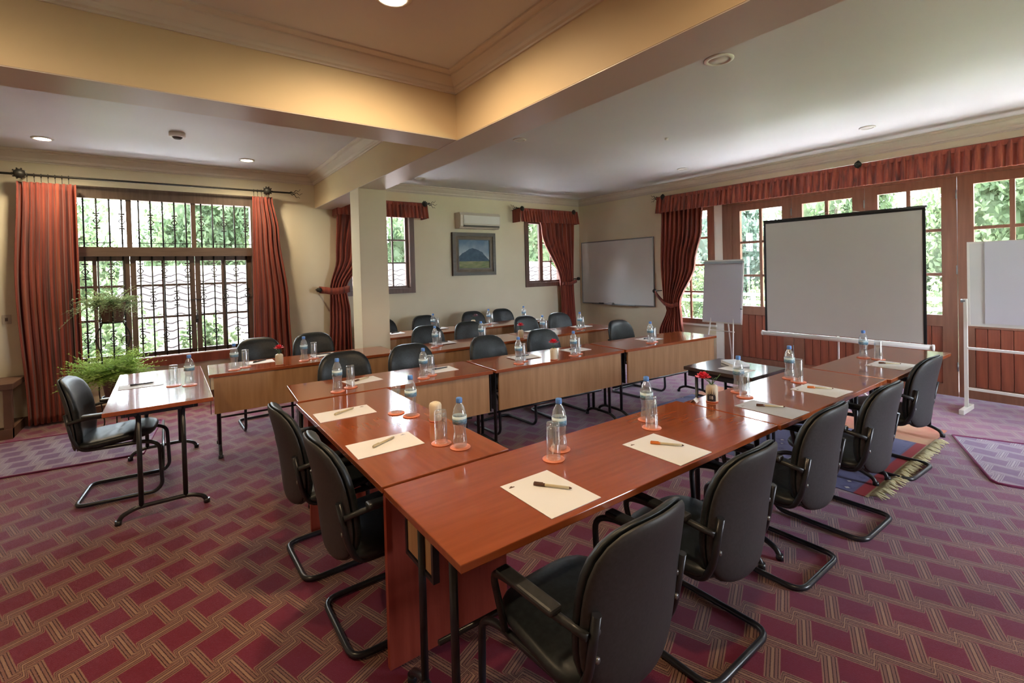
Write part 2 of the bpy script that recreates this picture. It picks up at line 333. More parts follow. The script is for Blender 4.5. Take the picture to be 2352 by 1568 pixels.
# cornices
def cornice(i, p, q, nrm, label):  # runs p->q, nrm points into the room
    prof = [(0, -.13), (.012, -.13), (.012, -.118), (.028, -.112), (.034, -.095), (.034, -.085), (.06, -.06), (.082, -.035), (.082, -.024), (.105, -.018), (.118, -.01), (.118, 0), (0, 0)]
    b = B(); rings = []
    for P in (p, q): rings.append([b.bm.verts.new((P[0] + nrm[0] * a, P[1] + nrm[1] * a, ZC + z)) for a, z in prof])
    k = len(prof)
    for j in range(k): b.bm.faces.new((rings[0][j], rings[0][(j + 1) % k], rings[1][(j + 1) % k], rings[1][j]))
    b.bm.faces.new(rings[0]); b.bm.faces.new(rings[1][::-1])
    b.done('trim_%d' % i, M['cornice'], kind='structure', label=label)
cornice(6, (XL, YB), (1.79, YB), (0, -1), 'moulded cornice over the barred window')
cornice(7, (2.10, YB), (XW, YB), (0, -1), 'moulded cornice over the picture')
cornice(8, (XW, YF), (XW, YB), (-1, 0), 'moulded cornice over the glazed doors')
cornice(9, (XL, 3.11), (1.79, 3.11), (0, -1), 'moulded cornice along the near face of the cross beam')
cornice(10, (1.79, YF), (1.79, 3.11), (-1, 0), 'moulded cornice along the near stretch of the long beam')
cornice(11, (XL, 3.42), (1.79, 3.42), (0, 1), 'moulded cornice behind the cross beam')
cornice(12, (1.79, 3.42), (1.79, YB), (-1, 0), 'moulded cornice along the far stretch of the long beam')
cornice(13, (2.10, YF), (2.10, YB), (1, 0), 'moulded cornice on the right face of the long beam')
b = B(); b.box((XL, YB - .018, 0), (XW, YB, .10)); b.done('baseboard_back', M['cab'], kind='structure', label='dark skirting under the windows')
b = B(); b.box((XW - .018, 5.15, 0), (XW, YB - .02, .10)); b.done('baseboard_right', M['cab'], kind='structure', label='dark skirting under the whiteboard')
# ------------------------------------------------------------------ windows
def framebox(b, x0, x1, z0, z1, w, y0, y1):
    b.box((x0, y0, z0), (x0 + w, y1, z1)); b.box((x1 - w, y0, z0), (x1, y1, z1)); b.box((x0 + w, y0, z0), (x1 - w, y1, z0 + w)); b.box((x0 + w, y0, z1 - w), (x1 - w, y1, z1))
def mk(name, x0, x1, z0, z1, y0, y1, parent, mm=None): b = B(); b.box((x0, y0, z0), (x1, y1, z1)); return b.done(name, mm or M['frame'], parent)
# window_1 (local = world coords, y measured at the wall)
w1 = thing('window_1', 'wide dark wood window behind an ornamental iron grille', None, kind='structure')
y0 = YB + .02
b = B(); framebox(b, -1.03, 1.03, .50, 2.68, .09, YB - .03, YB + .12); b.box((-.94, YB - .03, 2.54), (.94, YB + .12, 2.59)); b.done('window_frame', M['frame'], w1)
mk('sill', -1.06, 1.06, .50, .61, YB - .07, YB + .1, w1, M['door'])
mk('transom', -.94, .94, 1.86, 1.97, YB - .05, YB + .1, w1, M['framex'])
for x in (-.36, .29): mk('mullion', x - .025, x + .025, 1.97, 2.54, YB - .01, YB + .1, w1)
for xa, xb in ((-.94, -.385), (-.335, .265), (.315, .94)): mk('pane', xa, xb, 1.97, 2.54, YB + .05, YB + .056, w1, M['pane'])
for (xa, xb, xm) in ((-.94, -.365, -.69), (-.365, .29, -.04), (.29, .94, .60)):
    sx = thing('casement', None, None); sx.parent = w1
    b = B(); framebox(b, xa + .003, xb - .003, .62, 1.86, .055, YB + .0, YB + .06); b.done('sash_frame', M['frame'], sx)
    b = B(); b.box((xm - .018, YB + .01, .675), (xm + .018, YB + .05, 1.805))
    for z in (1.10, 1.50): b.box((xa + .058, YB + .012, z - .014), (xb - .058, YB + .048, z + .014))
    b.done('muntin', M['frame'], sx)
    for pa, pb in ((xa + .058, xm - .018), (xm + .018, xb - .058)):
        for za, zb in ((.675, 1.086), (1.114, 1.486), (1.514, 1.805)): mk('pane', pa, pb, za, zb, YB + .03, YB + .035, sx, M['pane'])
b = B(); b.tube(fillet([(.295, YB - .005, 1.05), (.295, YB - .05, 1.06), (.295, YB - .05, 1.17)], .02), .008); b.box((.28, YB - .01, 1.0), (.31, YB, 1.1)); b.done('casement_handle', M['iron'], w1)
gr = thing('window_grille', 'black wrought iron bars with diamond ornaments across the left window', 'grille', (0, 0, 0))
bar = None; orn = None
def orn_mesh(parent, loc):
    global orn
    if orn is None:
        b = B(); b.tube([(0, 0, .042), (.030, 0, 0), (0, 0, -.042), (-.030, 0, 0)], .007, 6, closed=True)
        for s_ in (1, -1):
            b.tube([(-.030, 0, .088 * s_), (0, 0, .085 * s_), (.030, 0, .088 * s_)], .008, 6); b.tube([(-.016, 0, .058 * s_), (0, 0, .060 * s_), (.016, 0, .058 * s_)], .007, 6)
        orn = b.done('diamond_ornament', M['iron'], parent, loc=loc); return orn
    return copy_mesh(orn, parent, loc)
xs = [-.885, -.77, -.655, -.54, -.425, -.265, -.15, -.03, .09, .21, .375, .5, .625, .75, .875]
for i, x in enumerate(xs):
    bb = B(); bb.tube([(0, 0, .62), (0, 0, 1.86)], .009, 6); bb.tube([(0, 0, 1.97), (0, 0, 2.55)], .009, 6)
    o = bb.done('grille_bar', M['iron'], gr, loc=(x, YB - .012, 0)) if bar is None else copy_mesh(bar, gr, (x, YB - .012, 0))
    if bar is None: bar = o
    else: bb.bm if False else None
    if i % 2 == 0: orn_mesh(o, (0, 0, 2.28)); orn_mesh(o, (0, 0, 1.33))
    else: orn_mesh(o, (0, 0, 1.68)); orn_mesh(o, (0, 0, .88))
b = B()
for z in (.66, 1.30, 2.02): b.box((-.94, YB - .008, z - .004), (.94, YB - .003, z + .004))
b.done('cross_rail', M['iron'], gr)
def small_window(name, x0, x1, z0, z1, split, cols, label, fw=.085):
    w = thing(name, label, None, kind='structure')
    b = B(); framebox(b, x0, x1, z0, z1, fw, YB - .03, YB + .2); b.done('window_frame', M['framered'], w)
    X0, X1, Z0, Z1 = x0 + fw, x1 - fw, z0 + fw, z1 - fw
    for (a, c), nc in zip(((X0, split), (split, X1)), cols):
        s_ = thing('casement', None, None); s_.parent = w
        b = B(); framebox(b, a + .003, c - .003, Z0, Z1, .04, YB + .05, YB + .1); b.done('sash_frame', M['framered'], s_)
        ia, ic = a + .043, c - .043; h = (Z1 - Z0 - .08) / 3; wv = (ic - ia) / nc
        if nc > 1:
            b = B()
            for k in range(1, nc): b.box((ia + k * wv - .012, YB + .06, Z0 + .04), (ia + k * wv + .012, YB + .09, Z1 - .04))
            for k in (1, 2): b.box((ia, YB + .062, Z0 + .04 + k * h - .012), (ic, YB + .088, Z0 + .04 + k * h + .012))
            b.done('muntin', M['framered'], s_)
        for k in range(nc):
            for j in range(3 if nc > 1 else 1):
                hh = h if nc > 1 else 3 * h
                mk('pane', ia + k * wv + .012, ia + (k + 1) * wv - .012, Z0 + .04 + j * hh + .012, Z0 + .04 + (j + 1) * hh - .012, YB + .073, YB + .078, s_, M['pane'])
    return w
small_window('window_2', 2.2, 3.35, 1.24, 2.62, 2.74, (2, 2), 'small dark framed window behind the column')
small_window('window_3', 5.70, 6.78, 1.23, 2.62, 6.16, (1, 2), 'small dark framed window nearest the whiteboard corner')
# unseen window behind the viewer, added for fill daylight (plain timber frame)
w = thing('fill_window_4', 'added timber window behind the viewer letting in fill daylight', None, kind='structure')
b = B()
for a in (4.4, 5.42): b.box((a, YF - .1, .5), (a + .08, YF - .02, 2.6))
b.box((4.4, YF - .1, .5), (5.5, YF - .02, .58)); b.box((4.4, YF - .1, 2.52), (5.5, YF - .02, 2.6)); b.done('window_frame', M['framex'], w)
# ------------------------------------------------------------------ glazed folding doors in wall_right
xd0, xd1 = XW + .0, XW + .055
def leaf(i, ya, yb, label):
    d = thing('door_%d' % i, label, None, kind='structure'); g0, g1 = ya + .135, yb - .135; ym = (g0 + g1) / 2
    b = B(); b.box((xd0, ya + .003, .01), (xd1, g0, 2.50)); b.box((xd0, g1, .01), (xd1, yb - .003, 2.50))
    b.box((xd0, g0, 2.40), (xd1, g1, 2.50)); b.box((xd0, g0, .80), (xd1, g1, .93)); b.box((xd0, g0, .01), (xd1, g1, .14)); b.done('door_frame', M['doorframe'], d)
    b = B(); b.box((xd0 + .01, ym - .02, .93), (xd1 - .01, ym + .02, 2.40))
    for z in (1.91, 1.40): b.box((xd0 + .012, g0, z - .017), (xd1 - .012, g1, z + .017))
    b.done('muntin', M['doorframe'], d)
    for a, c in ((g0, ym - .02), (ym + .02, g1)):
        for za, zb in ((.93, 1.383), (1.417, 1.893), (1.927, 2.40)): mk('pane', xd0 + .025, xd0 + .03, za, zb, a, c, d, M['pane'])
    nb = 6; wv = (g1 - g0) / nb; brd = None
    for k in range(nb):
        if brd is None:
            b = B(); b.box((0, .002, .142), (.028, wv - .002, .798), bev=.004); brd = b.done('board', M['door'], d, loc=(xd0 + .014, g0, 0))
        else: copy_mesh(brd, d, (xd0 + .014, g0 + k * wv, 0))
    b = B(); b.box((xd0 + .04, g0, .14), (xd0 + .05, g1, .80)); b.done('backing', M['door'], d)
    for z in (.35, 1.45, 2.3): b = B(); b.tube([(xd0 - .006, ya + .004, z - .05), (xd0 - .006, ya + .004, z + .05)], .007, 6); b.done('hinge', M['alu'], d)
    return d
edges = [-.40, .47, 1.33, 2.20, 3.07, 3.96]
names = ['glazed door leaf just outside the right of view', 'glazed door leaf behind the mobile flipchart stand', 'glazed door leaf right of the projection screen', 'glazed door leaf hidden mostly by the projection screen', 'glazed door leaf beside the easel']
def mkx(name, x0, x1, za, zb, ya, yb, parent, mm): b = B(); b.box((x0, ya, za), (x1, yb, zb)); return b.done(name, mm, parent)
_mk = mk
def mk(name, x0, x1, z0, z1, y0, y1, parent, mm=None): b = B(); b.box((x0, y0, z0), (x1, y1, z1)); return b.done(name, mm or M['frame'], parent)
for i in range(5): leaf(i + 1, edges[i], edges[i + 1], names[i])
b = B(); b.box((XW - .02, -.42, 2.50), (XW + .1, 3.98, 2.58)); b.box((XW - .02, 3.955, 0), (XW + .1, 4.10, 2.58)); b.box((XW - .02, -.44, 0), (XW + .1, -.40, 2.58))
b.done('trim_14', M['doorframe'], kind='structure', label='brown timber head and jamb round the glazed doors')
b = B(); b.box((XW - .015, 4.10, 0), (XW + .02, 4.24, 2.56)); b.done('trim_15', M['whiteframe'], kind='structure', label='white post between the doors and the side window')
w = thing('window_5', 'tall side window half hidden by the tied curtain', None, kind='structure')
b = B()
for a, c in ((4.24, 4.36), (5.07, 5.13)): b.box((XW - .02, a, .6), (XW + .08, c, 2.56))
b.box((XW - .02, 4.36, .6), (XW + .08, 5.07, .68)); b.box((XW - .02, 4.36, 2.48), (XW + .08, 5.07, 2.56)); b.done('window_frame', M['doorframe'], w)
b = B(); b.box((XW + .01, 4.69, .68), (XW + .04, 4.72, 2.48))
for z in (1.13, 1.58, 2.03): b.box((XW + .012, 4.36, z - .015), (XW + .038, 5.07, z + .015))
b.done('muntin', M['doorframe'], w)
for a, c in ((4.36, 4.69), (4.72, 5.07)):
    for za, zb in ((.68, 1.115), (1.145, 1.565), (1.595, 2.015), (2.045, 2.48)): mk('pane', XW + .02, XW + .025, za, zb, a, c, w, M['pane'])
b = B(); b.box((XW - .06, 4.22, .57), (XW + .04, 5.16, .60)); b.done('sill', M['whiteframe'], w)
# ------------------------------------------------------------------ curtains, valances, rods
def curtain(name, axis, plane, side, zt, zb, left, right, nf, amp, label, group, parts=(), flare=0, cat='curtain'):
    """left/right: list of (z, coord). axis 'x': spans X at Y=plane; 'y': spans Y at X=plane. side: +1/-1 toward the room."""
    def interp(tb, z):
        tb = sorted(tb)
        if z <= tb[0][0]: return tb[0][1]
        for (a, p), (c, q) in zip(tb, tb[1:]):
            if z <= c:
                t_ = (z - a) / (c - a); t_ = t_ * t_ * (3 - 2 * t_); return p + (q - p) * t_
        return tb[-1][1]
    nu, nz = nf * 8, 34; bb = B(); rnd = random.Random(hash(label) % 1000 if False else len(label) * 7 + nf)
    ph = [rnd.uniform(-.6, .6) for _ in range(nf + 2)]; ah = [rnd.uniform(.6, 1.25) for _ in range(nf + 2)]
    G = []
    for j in range(nz + 1):
        z = zt + (zb - zt) * j / nz; L, R_ = interp(left, z), interp(right, z); row = []
        for i in range(nu + 1):
            s_ = i / nu; k = s_ * nf; kk = int(min(k, nf - 1)); a = ah[kk] * (1 - (k - kk)) + ah[kk + 1] * (k - kk)
            wob = .25 * math.sin(1.7 * z + kk * 1.3) + .9 * math.sin(1.1 * k + nf)
            d = amp * a * math.cos(2 * PI * k + wob) * (1 if j > 1 else .75) + flare * (j / nz)
            c = L + (R_ - L) * s_ + .25 * (R_ - L) / nf * math.sin(2 * PI * k * 2) * .3
            row.append(bb.bm.verts.new((c, plane + side * d, z) if axis == 'x' else (plane + side * d, c, z)))
        G.append(row)
    for j in range(nz):
        for i in range(nu):
            q = bb.bm.faces.new((G[j][i], G[j][i + 1], G[j + 1][i + 1], G[j + 1][i])); q.smooth = True
    o = bb.done(name, M['curtain'], fix=False, label=label, cat=cat, group=group)
    md = o.modifiers.new('thick', 'SOLIDIFY'); md.thickness = .006; md.offset = 0
    return o
CG = 'rust red curtains at the windows'
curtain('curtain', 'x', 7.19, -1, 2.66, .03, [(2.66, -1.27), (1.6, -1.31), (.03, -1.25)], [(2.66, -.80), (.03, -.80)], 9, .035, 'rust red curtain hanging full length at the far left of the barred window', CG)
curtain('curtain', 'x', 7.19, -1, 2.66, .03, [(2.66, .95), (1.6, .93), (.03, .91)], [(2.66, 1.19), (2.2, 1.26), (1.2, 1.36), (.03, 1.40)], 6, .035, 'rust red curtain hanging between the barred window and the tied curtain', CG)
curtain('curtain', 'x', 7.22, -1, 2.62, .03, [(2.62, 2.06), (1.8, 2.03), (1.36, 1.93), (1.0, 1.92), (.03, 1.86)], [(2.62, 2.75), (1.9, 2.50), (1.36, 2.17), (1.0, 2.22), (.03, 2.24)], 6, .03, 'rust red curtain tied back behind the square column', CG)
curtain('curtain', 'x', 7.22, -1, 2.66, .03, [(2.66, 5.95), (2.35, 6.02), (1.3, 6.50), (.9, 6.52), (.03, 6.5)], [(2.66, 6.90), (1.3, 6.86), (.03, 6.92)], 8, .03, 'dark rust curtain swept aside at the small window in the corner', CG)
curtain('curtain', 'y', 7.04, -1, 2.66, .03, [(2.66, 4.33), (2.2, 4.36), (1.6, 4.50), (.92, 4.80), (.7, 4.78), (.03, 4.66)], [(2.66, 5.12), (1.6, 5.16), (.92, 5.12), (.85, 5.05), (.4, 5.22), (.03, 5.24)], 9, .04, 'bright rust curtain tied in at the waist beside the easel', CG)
def valance(axis, plane, a0, a1, zt, zb, nf, label):
    o = curtain('valance', axis, plane, -1, zt, zb, [(zt, a0)], [(zt, a1)], nf, .014, label, 'gathered pelmets over the windows', flare=.05, cat='valance')
    b = B()
    if axis == 'x':
        b.box((a0, plane - .012, zt - .04), (a1, plane + .012, zt + .012)); b.box((a0, plane, zb), (a0 + .012, YB - .002, zt)); b.box((a1 - .012, plane, zb), (a1, YB - .002, zt))
    else:
        b.box((plane - .012, a0, zt - .04), (plane + .012, a1, zt + .012)); b.box((plane, a0, zb), (XW - .002, a0 + .012, zt)); b.box((plane, a1 - .012, zb), (XW - .002, a1, zt))
    b.done('heading', M['curtain'], o)
valance('x', 7.13, 2.04, 3.50, 2.70, 2.46, 22, 'gathered rust pelmet over the window behind the column')
valance('x', 7.13, 5.42, 6.93, 2.74, 2.49, 22, 'gathered dark rust pelmet over the small corner window')
valance('y', 6.97, -.6, 5.18, 2.77, 2.50, 74, 'long gathered rust pelmet running above the glazed doors')
def ball(b, c, rr=.05, M4=None, spikes=True):
    b.lathe([(0, -rr), (rr * .6, -rr * .8), (rr * .95, -rr * .3), (rr, 0), (rr * .95, rr * .3), (rr * .6, rr * .8), (0, rr)], c, 12)
    for k in range(10):
        a = k * 2 * PI / 10; b.tube([(c[0] + rr * .8 * math.cos(a), c[1] + rr * .3, c[2] + rr * .8 * math.sin(a)), (c[0] + rr * 1.12 * math.cos(a), c[1] - rr * .3, c[2] + rr * 1.12 * math.sin(a))], .008, 5)
def finial(b, p, d):
    d = Vector(d)
    for k, (dz, dy) in enumerate(((.05, 0), (-.01, .03), (-.07, -.01))):
        pts = [Vector(p) + d * (.015 * j) + Vector((0, 0, dz * (j / 9) + .014 * math.sin(j * 1.5 + k))) + Vector((dy * j / 9 if d.x else 0, 0, 0)) for j in range(10)]
        b.tube(pts, [.006 - .0004 * j for j in range(10)], 5)
rod = thing('curtain_rod', 'long black iron curtain rod above the barred window', 'curtain rod')
b = B(); b.tube([(-2.2, 7.17, 2.735), (1.42, 7.17, 2.735)], .012, 8); b.done('pole', M['iron'], rod)
for x in (-1.24, 1.13): b = B(); ball(b, (x, 7.13, 2.735)); b.tube([(x, 7.17, 2.735), (x, YB, 2.735)], .01, 6); b.done('rosette', M['iron'], rod)
b = B(); finial(b, (1.42, 7.17, 2.735), (1, 0, 0)); b.done('finial', M['iron'], rod)
ringm = None
for x in [-1.19 + .055 * k for k in range(7)] + [.97 + .045 * k for k in range(5)]:
    if ringm is None:
        b = B(); b.tube([(0, .022 * math.cos(a), .022 * math.sin(a)) for a in [k * PI / 5 for k in range(10)]], .003, 5, closed=True); b.tube([(0, 0, -.022), (0, .004, -.07)], .003, 4); ringm = b.done('curtain_ring', M['iron'], rod, loc=(x, 7.17, 2.73))
    else: copy_mesh(ringm, rod, (x, 7.17, 2.73))
def shortrod(x0, x1, z, label, left=True, right=True, axis='x', y=7.16):
    rd = thing('curtain_rod', label, 'curtain rod'); b = B()
    if axis == 'x': b.tube([(x0, y, z), (x1, y, z)], .011, 8)
    else: b.tube([(y, x0, z), (y, x1, z)], .011, 8)
    b.done('pole', M['iron'], rd); dv = (1, 0, 0) if axis == 'x' else (0, 1, 0)
    P = lambda c: (c, y, z) if axis == 'x' else (y, c, z)
    if right: b = B(); finial(b, P(x1), dv); b.done('finial', M['iron'], rd)
    if left: b = B(); finial(b, P(x0), tuple(-k for k in dv)); b.done('finial', M['iron'], rd)
    for c in ((x0 + .09, x1 - .09) if axis == 'x' else (x1 - .15, 2.19, -.3)):
        b = B(); q = P(c); ball(b, (q[0] - (0 if axis == 'x' else .06), q[1] - (.05 if axis == 'x' else 0), q[2] - .012), .042)
        b.tube([q, (q[0], YB, q[2]) if axis == 'x' else (XW, q[1], q[2])], .009, 6); b.done('rosette', M['iron'], rd)
shortrod(2.02, 3.54, 2.712, 'iron curtain rod with twig finial above the window behind the column', left=False)
shortrod(5.38, 6.90, 2.75, 'iron curtain rod with twig finial above the small corner window', right=False)
shortrod(-.6, 5.20, 2.785, 'long iron curtain rod along the top of the door pelmet', left=False, axis='y', y=7.02)
def tieback(pts, wd_, knob, nrm, label):
    o = thing('curtain_tieback', label, 'tieback', knob); b = B(); P = [Vector(p) - Vector(knob) for p in pts]; h = wd_ / 2
    vs = [(b.bm.verts.new(p + Vector((0, 0, h))), b.bm.verts.new(p - Vector((0, 0, h)))) for p in P]
    for a, c in zip(vs, vs[1:]): q = b.bm.faces.new((a[0], c[0], c[1], a[1])); q.smooth = True
    q = b.done('band', M['curtain'], o, fix=False); md = q.modifiers.new('t', 'SOLIDIFY'); md.thickness = .012
    b = B(); b.lathe([(0, -.035), (.03, -.028), (.042, 0), (.03, .028), (0, .035)], (0, 0, 0), 12)
    b.tube([(0, 0, 0), tuple(Vector(nrm) * .20)], .009, 6); b.done('knob', M['iron'], o)
tieback([(1.78, 7.2, 1.36), (1.86, 7.15, 1.35), (1.95, 7.13, 1.33), (2.08, 7.12, 1.34), (2.2, 7.14, 1.36)], .10, (1.77, 7.17, 1.36), (0, 1, 0), 'rust cloth tieback on an iron knob left of the column')
tieback([(6.95, 7.2, 1.34), (6.9, 7.15, 1.32), (6.7, 7.13, 1.27), (6.5, 7.14, 1.28)], .07, (6.96, 7.17, 1.36), (0, 1, 0), 'dark rust tieback on a knob beside the whiteboard')
tieback([(6.95, 5.24, 1.12), (6.97, 5.16, 1.02), (6.96, 5.05, .93), (6.95, 4.92, .89), (6.98, 4.80, .93)], .07, (6.98, 5.27, 1.14), (1, 0, 0), 'rust tieback with knob at the waist of the door curtain')
# ------------------------------------------------------------------ ceiling fittings
def disc(name, loc, rr, label, cat, h=.012, mm=None, group=None, lit=False):
    o = thing(name, label, cat, (loc[0], loc[1], ZC), 0, group)
    b = B(); b.lathe([(rr, 0), (rr, -h * .6), (rr * .86, -h), (rr * .72, -h), (rr * .70, -.002)], (0, 0, 0), 24); b.done('rim', M['lamprim'], o)
    b = B(); b.lathe([(0, -h * .5), (rr * .69, -h * .5), (rr * .69, -.001), (0, -.001)], (0, 0, 0), 20); b.done('lens', mm or M['lamprim'], o)
    return o
for (x, y, l) in ((-.98, 6.65, 'lit recessed downlight above the left curtain'), (.84, 6.68, 'lit recessed downlight above the right end of the barred window'), (1.0, 2.37, 'lit recessed downlight in the near ceiling bay at the top edge')):
    disc('downlight', (x, y), .088 if y > 3 else .10, l, 'ceiling light', mm=M['lampglow'], group='lit downlights')
for (x, y, l) in ((3.2, 1.83, 'large unlit round ceiling lamp nearest the long beam'), (3.22, 4.2, 'unlit round ceiling lamp midway along the long beam'), (6.2, 1.86, 'unlit round ceiling lamp above the projection screen'), (6.28, 4.2, 'unlit round ceiling lamp above the easel'), (3.19, 6.72, 'unlit round ceiling lamp above the air conditioner side of the column'), (6.28, 6.70, 'unlit round ceiling lamp in the whiteboard corner')):
    disc('ceiling_lamp', (x, y), .10 if x < 4 and y < 2 else .075, l, 'ceiling light', group='unlit round lamps on the right ceiling')
o = thing('smoke_detector', 'white cylindrical smoke detector on the left ceiling', 'smoke detector', (.12, 5.77, ZC))
b = B(); b.lathe([(.07, 0), (.07, -.035), (.06, -.045), (0, -.045)], (0, 0, 0), 20); b.done('housing', M['lamprim'], o)
b = B(); b.lathe([(.045, -.045), (.03, -.062), (0, -.062)], (0, 0, 0), 14); b.done('sensor_cap', M['acdark'], o)
o = thing('ceiling_sensor', 'tiny round sensor in the middle of the right ceiling', 'sensor', (4.63, 3.29, ZC)); b = B(); b.lathe([(.02, 0), (.018, -.02), (0, -.026)], (0, 0, 0), 12); b.done('sensor_body', M['lamprim'], o)
for q_ in ((-.98, 6.65, 3.01), (.84, 6.68, 3.01)): lamp('downlight_bulb', q_, 28, rad=.06, col=(1, .8, .52), spot=150)
for q_ in ((1.0, 2.37, 3.01), (-1.2, 2.2, 3.01), (.9, .2, 3.01)): lamp('downlight_bulb', q_, 30, rad=.08, col=(1, .70, .40), spot=172)
disc('downlight', (.9, .2), .10, 'lit recessed downlight out of view above the viewer', 'ceiling light', mm=M['lampglow'], group='lit downlights'); disc('downlight', (-1.2, 2.2), .10, 'lit recessed downlight out of view at the left', 'ceiling light', mm=M['lampglow'], group='lit downlights')
# ------------------------------------------------------------------ wall things
p = thing('framed_picture', 'framed landscape painting of a blue mountain below the air conditioner', 'picture', (4.515, YB, 1.885))
def ring4(b, w0, h0, w1_, h1, ya, yb):
    for (x0, x1, z0, z1) in ((-w0, -w1_, -h0, h0), (w1_, w0, -h0, h0), (-w1_, w1_, -h0, -h1), (-w1_, w1_, h1, h0)): b.box((x0, ya, z0), (x1, yb, z1))
b = B(); ring4(b, .455, .385, .395, .325, -.06, -.002); b.done('outer_frame', M['picframe'], p)
b = B(); ring4(b, .395, .325, .345, .275, -.045, -.002); b.done('liner', M['picliner'], p)
b = B(); ring4(b, .345, .275, .325, .255, -.05, -.002); b.done('inner_slip', M['picframe'], p)
cv = mat('painted_mountain_canvas', (.2, .3, .4), .6); nn = N(cv); v = nn.coords(); sp = nn.n('ShaderNodeSeparateXYZ'); nn.l(v, sp.inputs[0])
nz = nn.noise(v, 9, 5); ridge = nn.math('SUBTRACT', nn.math('MULTIPLY', nz, .10), nn.math('MULTIPLY', nn.math('POWER', nn.math('ABSOLUTE', nn.math('ADD', sp.outputs[0], .03)), 1.5), 1.0)); ridge = nn.math('ADD', ridge, .06)
sky = nn.ramp(nn.math('ADD', nn.math('MULTIPLY', sp.outputs[2], 2), nn.noise(v, 5, 4)), [(.2, (.62, .62, .6)), (.6, (.28, .36, .45)), (1, (.10, .17, .27))])
mt = nn.ramp(nn.noise(v, 16, 5), [(.3, (.02, .05, .09)), (.7, (.06, .11, .17))]); fd = nn.ramp(nn.noise(nn.coords(scale=(1, 1, 8)), 8, 4), [(.3, (.12, .16, .05)), (.7, (.32, .32, .16))])
c = nn.mix(nn.math('LESS_THAN', sp.outputs[2], ridge), sky, mt); c = nn.mix(nn.math('LESS_THAN', sp.outputs[2], -.13), c, fd); nn.color(c)
b = B(); b.box((-.325, -.03, -.255), (.325, -.02, .255)); b.done('canvas', cv, p)
a = thing('air_conditioner', 'white split air conditioner unit above the picture', 'air conditioner', (4.57, YB, 2.475))
prof = [(0, -.14), (-.15, -.14), (-.195, -.10), (-.205, .09), (-.17, .14), (0, .14)]
b = B(); P0 = [b.bm.verts.new((-.42, y, z)) for y, z in prof]; P1 = [b.bm.verts.new((.42, y, z)) for y, z in prof]
for j in range(6): b.bm.faces.new((P0[j], P0[(j + 1) % 6], P1[(j + 1) % 6], P1[j]))
b.bm.faces.new(P0); b.bm.faces.new(P1[::-1]); b.done('housing', M['ac'], a)
b = B(); b.box((-.36, -.212, -.055), (.40, -.203, .085)); b.done('front_panel', M['lamprim'], a)
b = B(); b.box((-.36, -.2, -.115), (.40, -.165, -.085)); b.done('air_vent', M['acdark'], a)
b = B(); b.box((-.36, -.218, -.082), (.40, -.19, -.072)); b.done('louvre', M['ac'], a)
w = thing('whiteboard', 'large glossy whiteboard in a thin grey frame on the corner wall', 'whiteboard', (XW, 6.355, 1.485))
b = B(); b.box((-.018, -.91, -.63), (-.003, .91, .62)); b.done('writing_surface', M['wbsurf'], w)
b = B()
for (a0, a1, z0, z1) in ((-.93, -.91, -.65, .64), (.91, .93, -.65, .64), (-.91, .91, -.65, -.63), (-.91, .91, .62, .64)): b.box((-.028, a0, z0), (-.002, a1, z1), bev=.003)
b.done('frame', M['alu'], w)
b = B(); b.box((-.07, -.5, -.655), (-.02, .6, -.645)); b.done('pen_tray', M['alu'], w)
e = B(); e.box((-.03, -.055, 0), (.03, .055, .035), bev=.004); e.box((-.031, -.056, .0), (.031, .056, .012)); e.done('board_eraser', M['greypaper'], label='grey board eraser resting on the whiteboard tray', cat='eraser', loc=(XW - .05, 6.46, .842), rot=0, group=None)
e = B(); e.tube([(0, -.06, 0), (0, .06, 0)], .011, 8); e.tube([(0, .02, 0), (0, .064, 0)], .012, 8); e.done('board_marker', M['penblk'], label='black marker pen lying on the whiteboard tray', cat='marker', loc=(XW - .045, 6.72, .853))
sw = thing('wall_switch', 'small ivory switch on the wall left of the curtain', 'switch', (-1.42, YB, 1.18)); b = B(); b.box((-.035, -.012, -.05), (.035, 0, .05), bev=.004); b.done('plate', M['switch'], sw); b = B(); b.box((-.01, -.02, -.018), (.01, -.012, .018)); b.done('rocker', M['frame'], sw)
# low bench at far left
c = thing('low_bench', 'low dark wooden bench with pale panel at the far left edge', 'bench', (-1.85, 7.08, 0))
b = B(); b.box((-.6, -.26, .50), (.56, .26, .56), bev=.005); b.done('top', M['cab'], c)
for x in (-.56, .48): b = B(); b.box((x, -.24, 0), (x + .06, -.18, .5)); b.done('leg', M['cab'], c)
b = B(); b.box((-.5, -.22, .12), (.48, -.2, .5)); b.done('front_panel', M['cabpanel'], c)
b = B(); b.box((-.56, -.25, 0), (.54, .25, .10)); b.done('plinth', M['cab'], c)
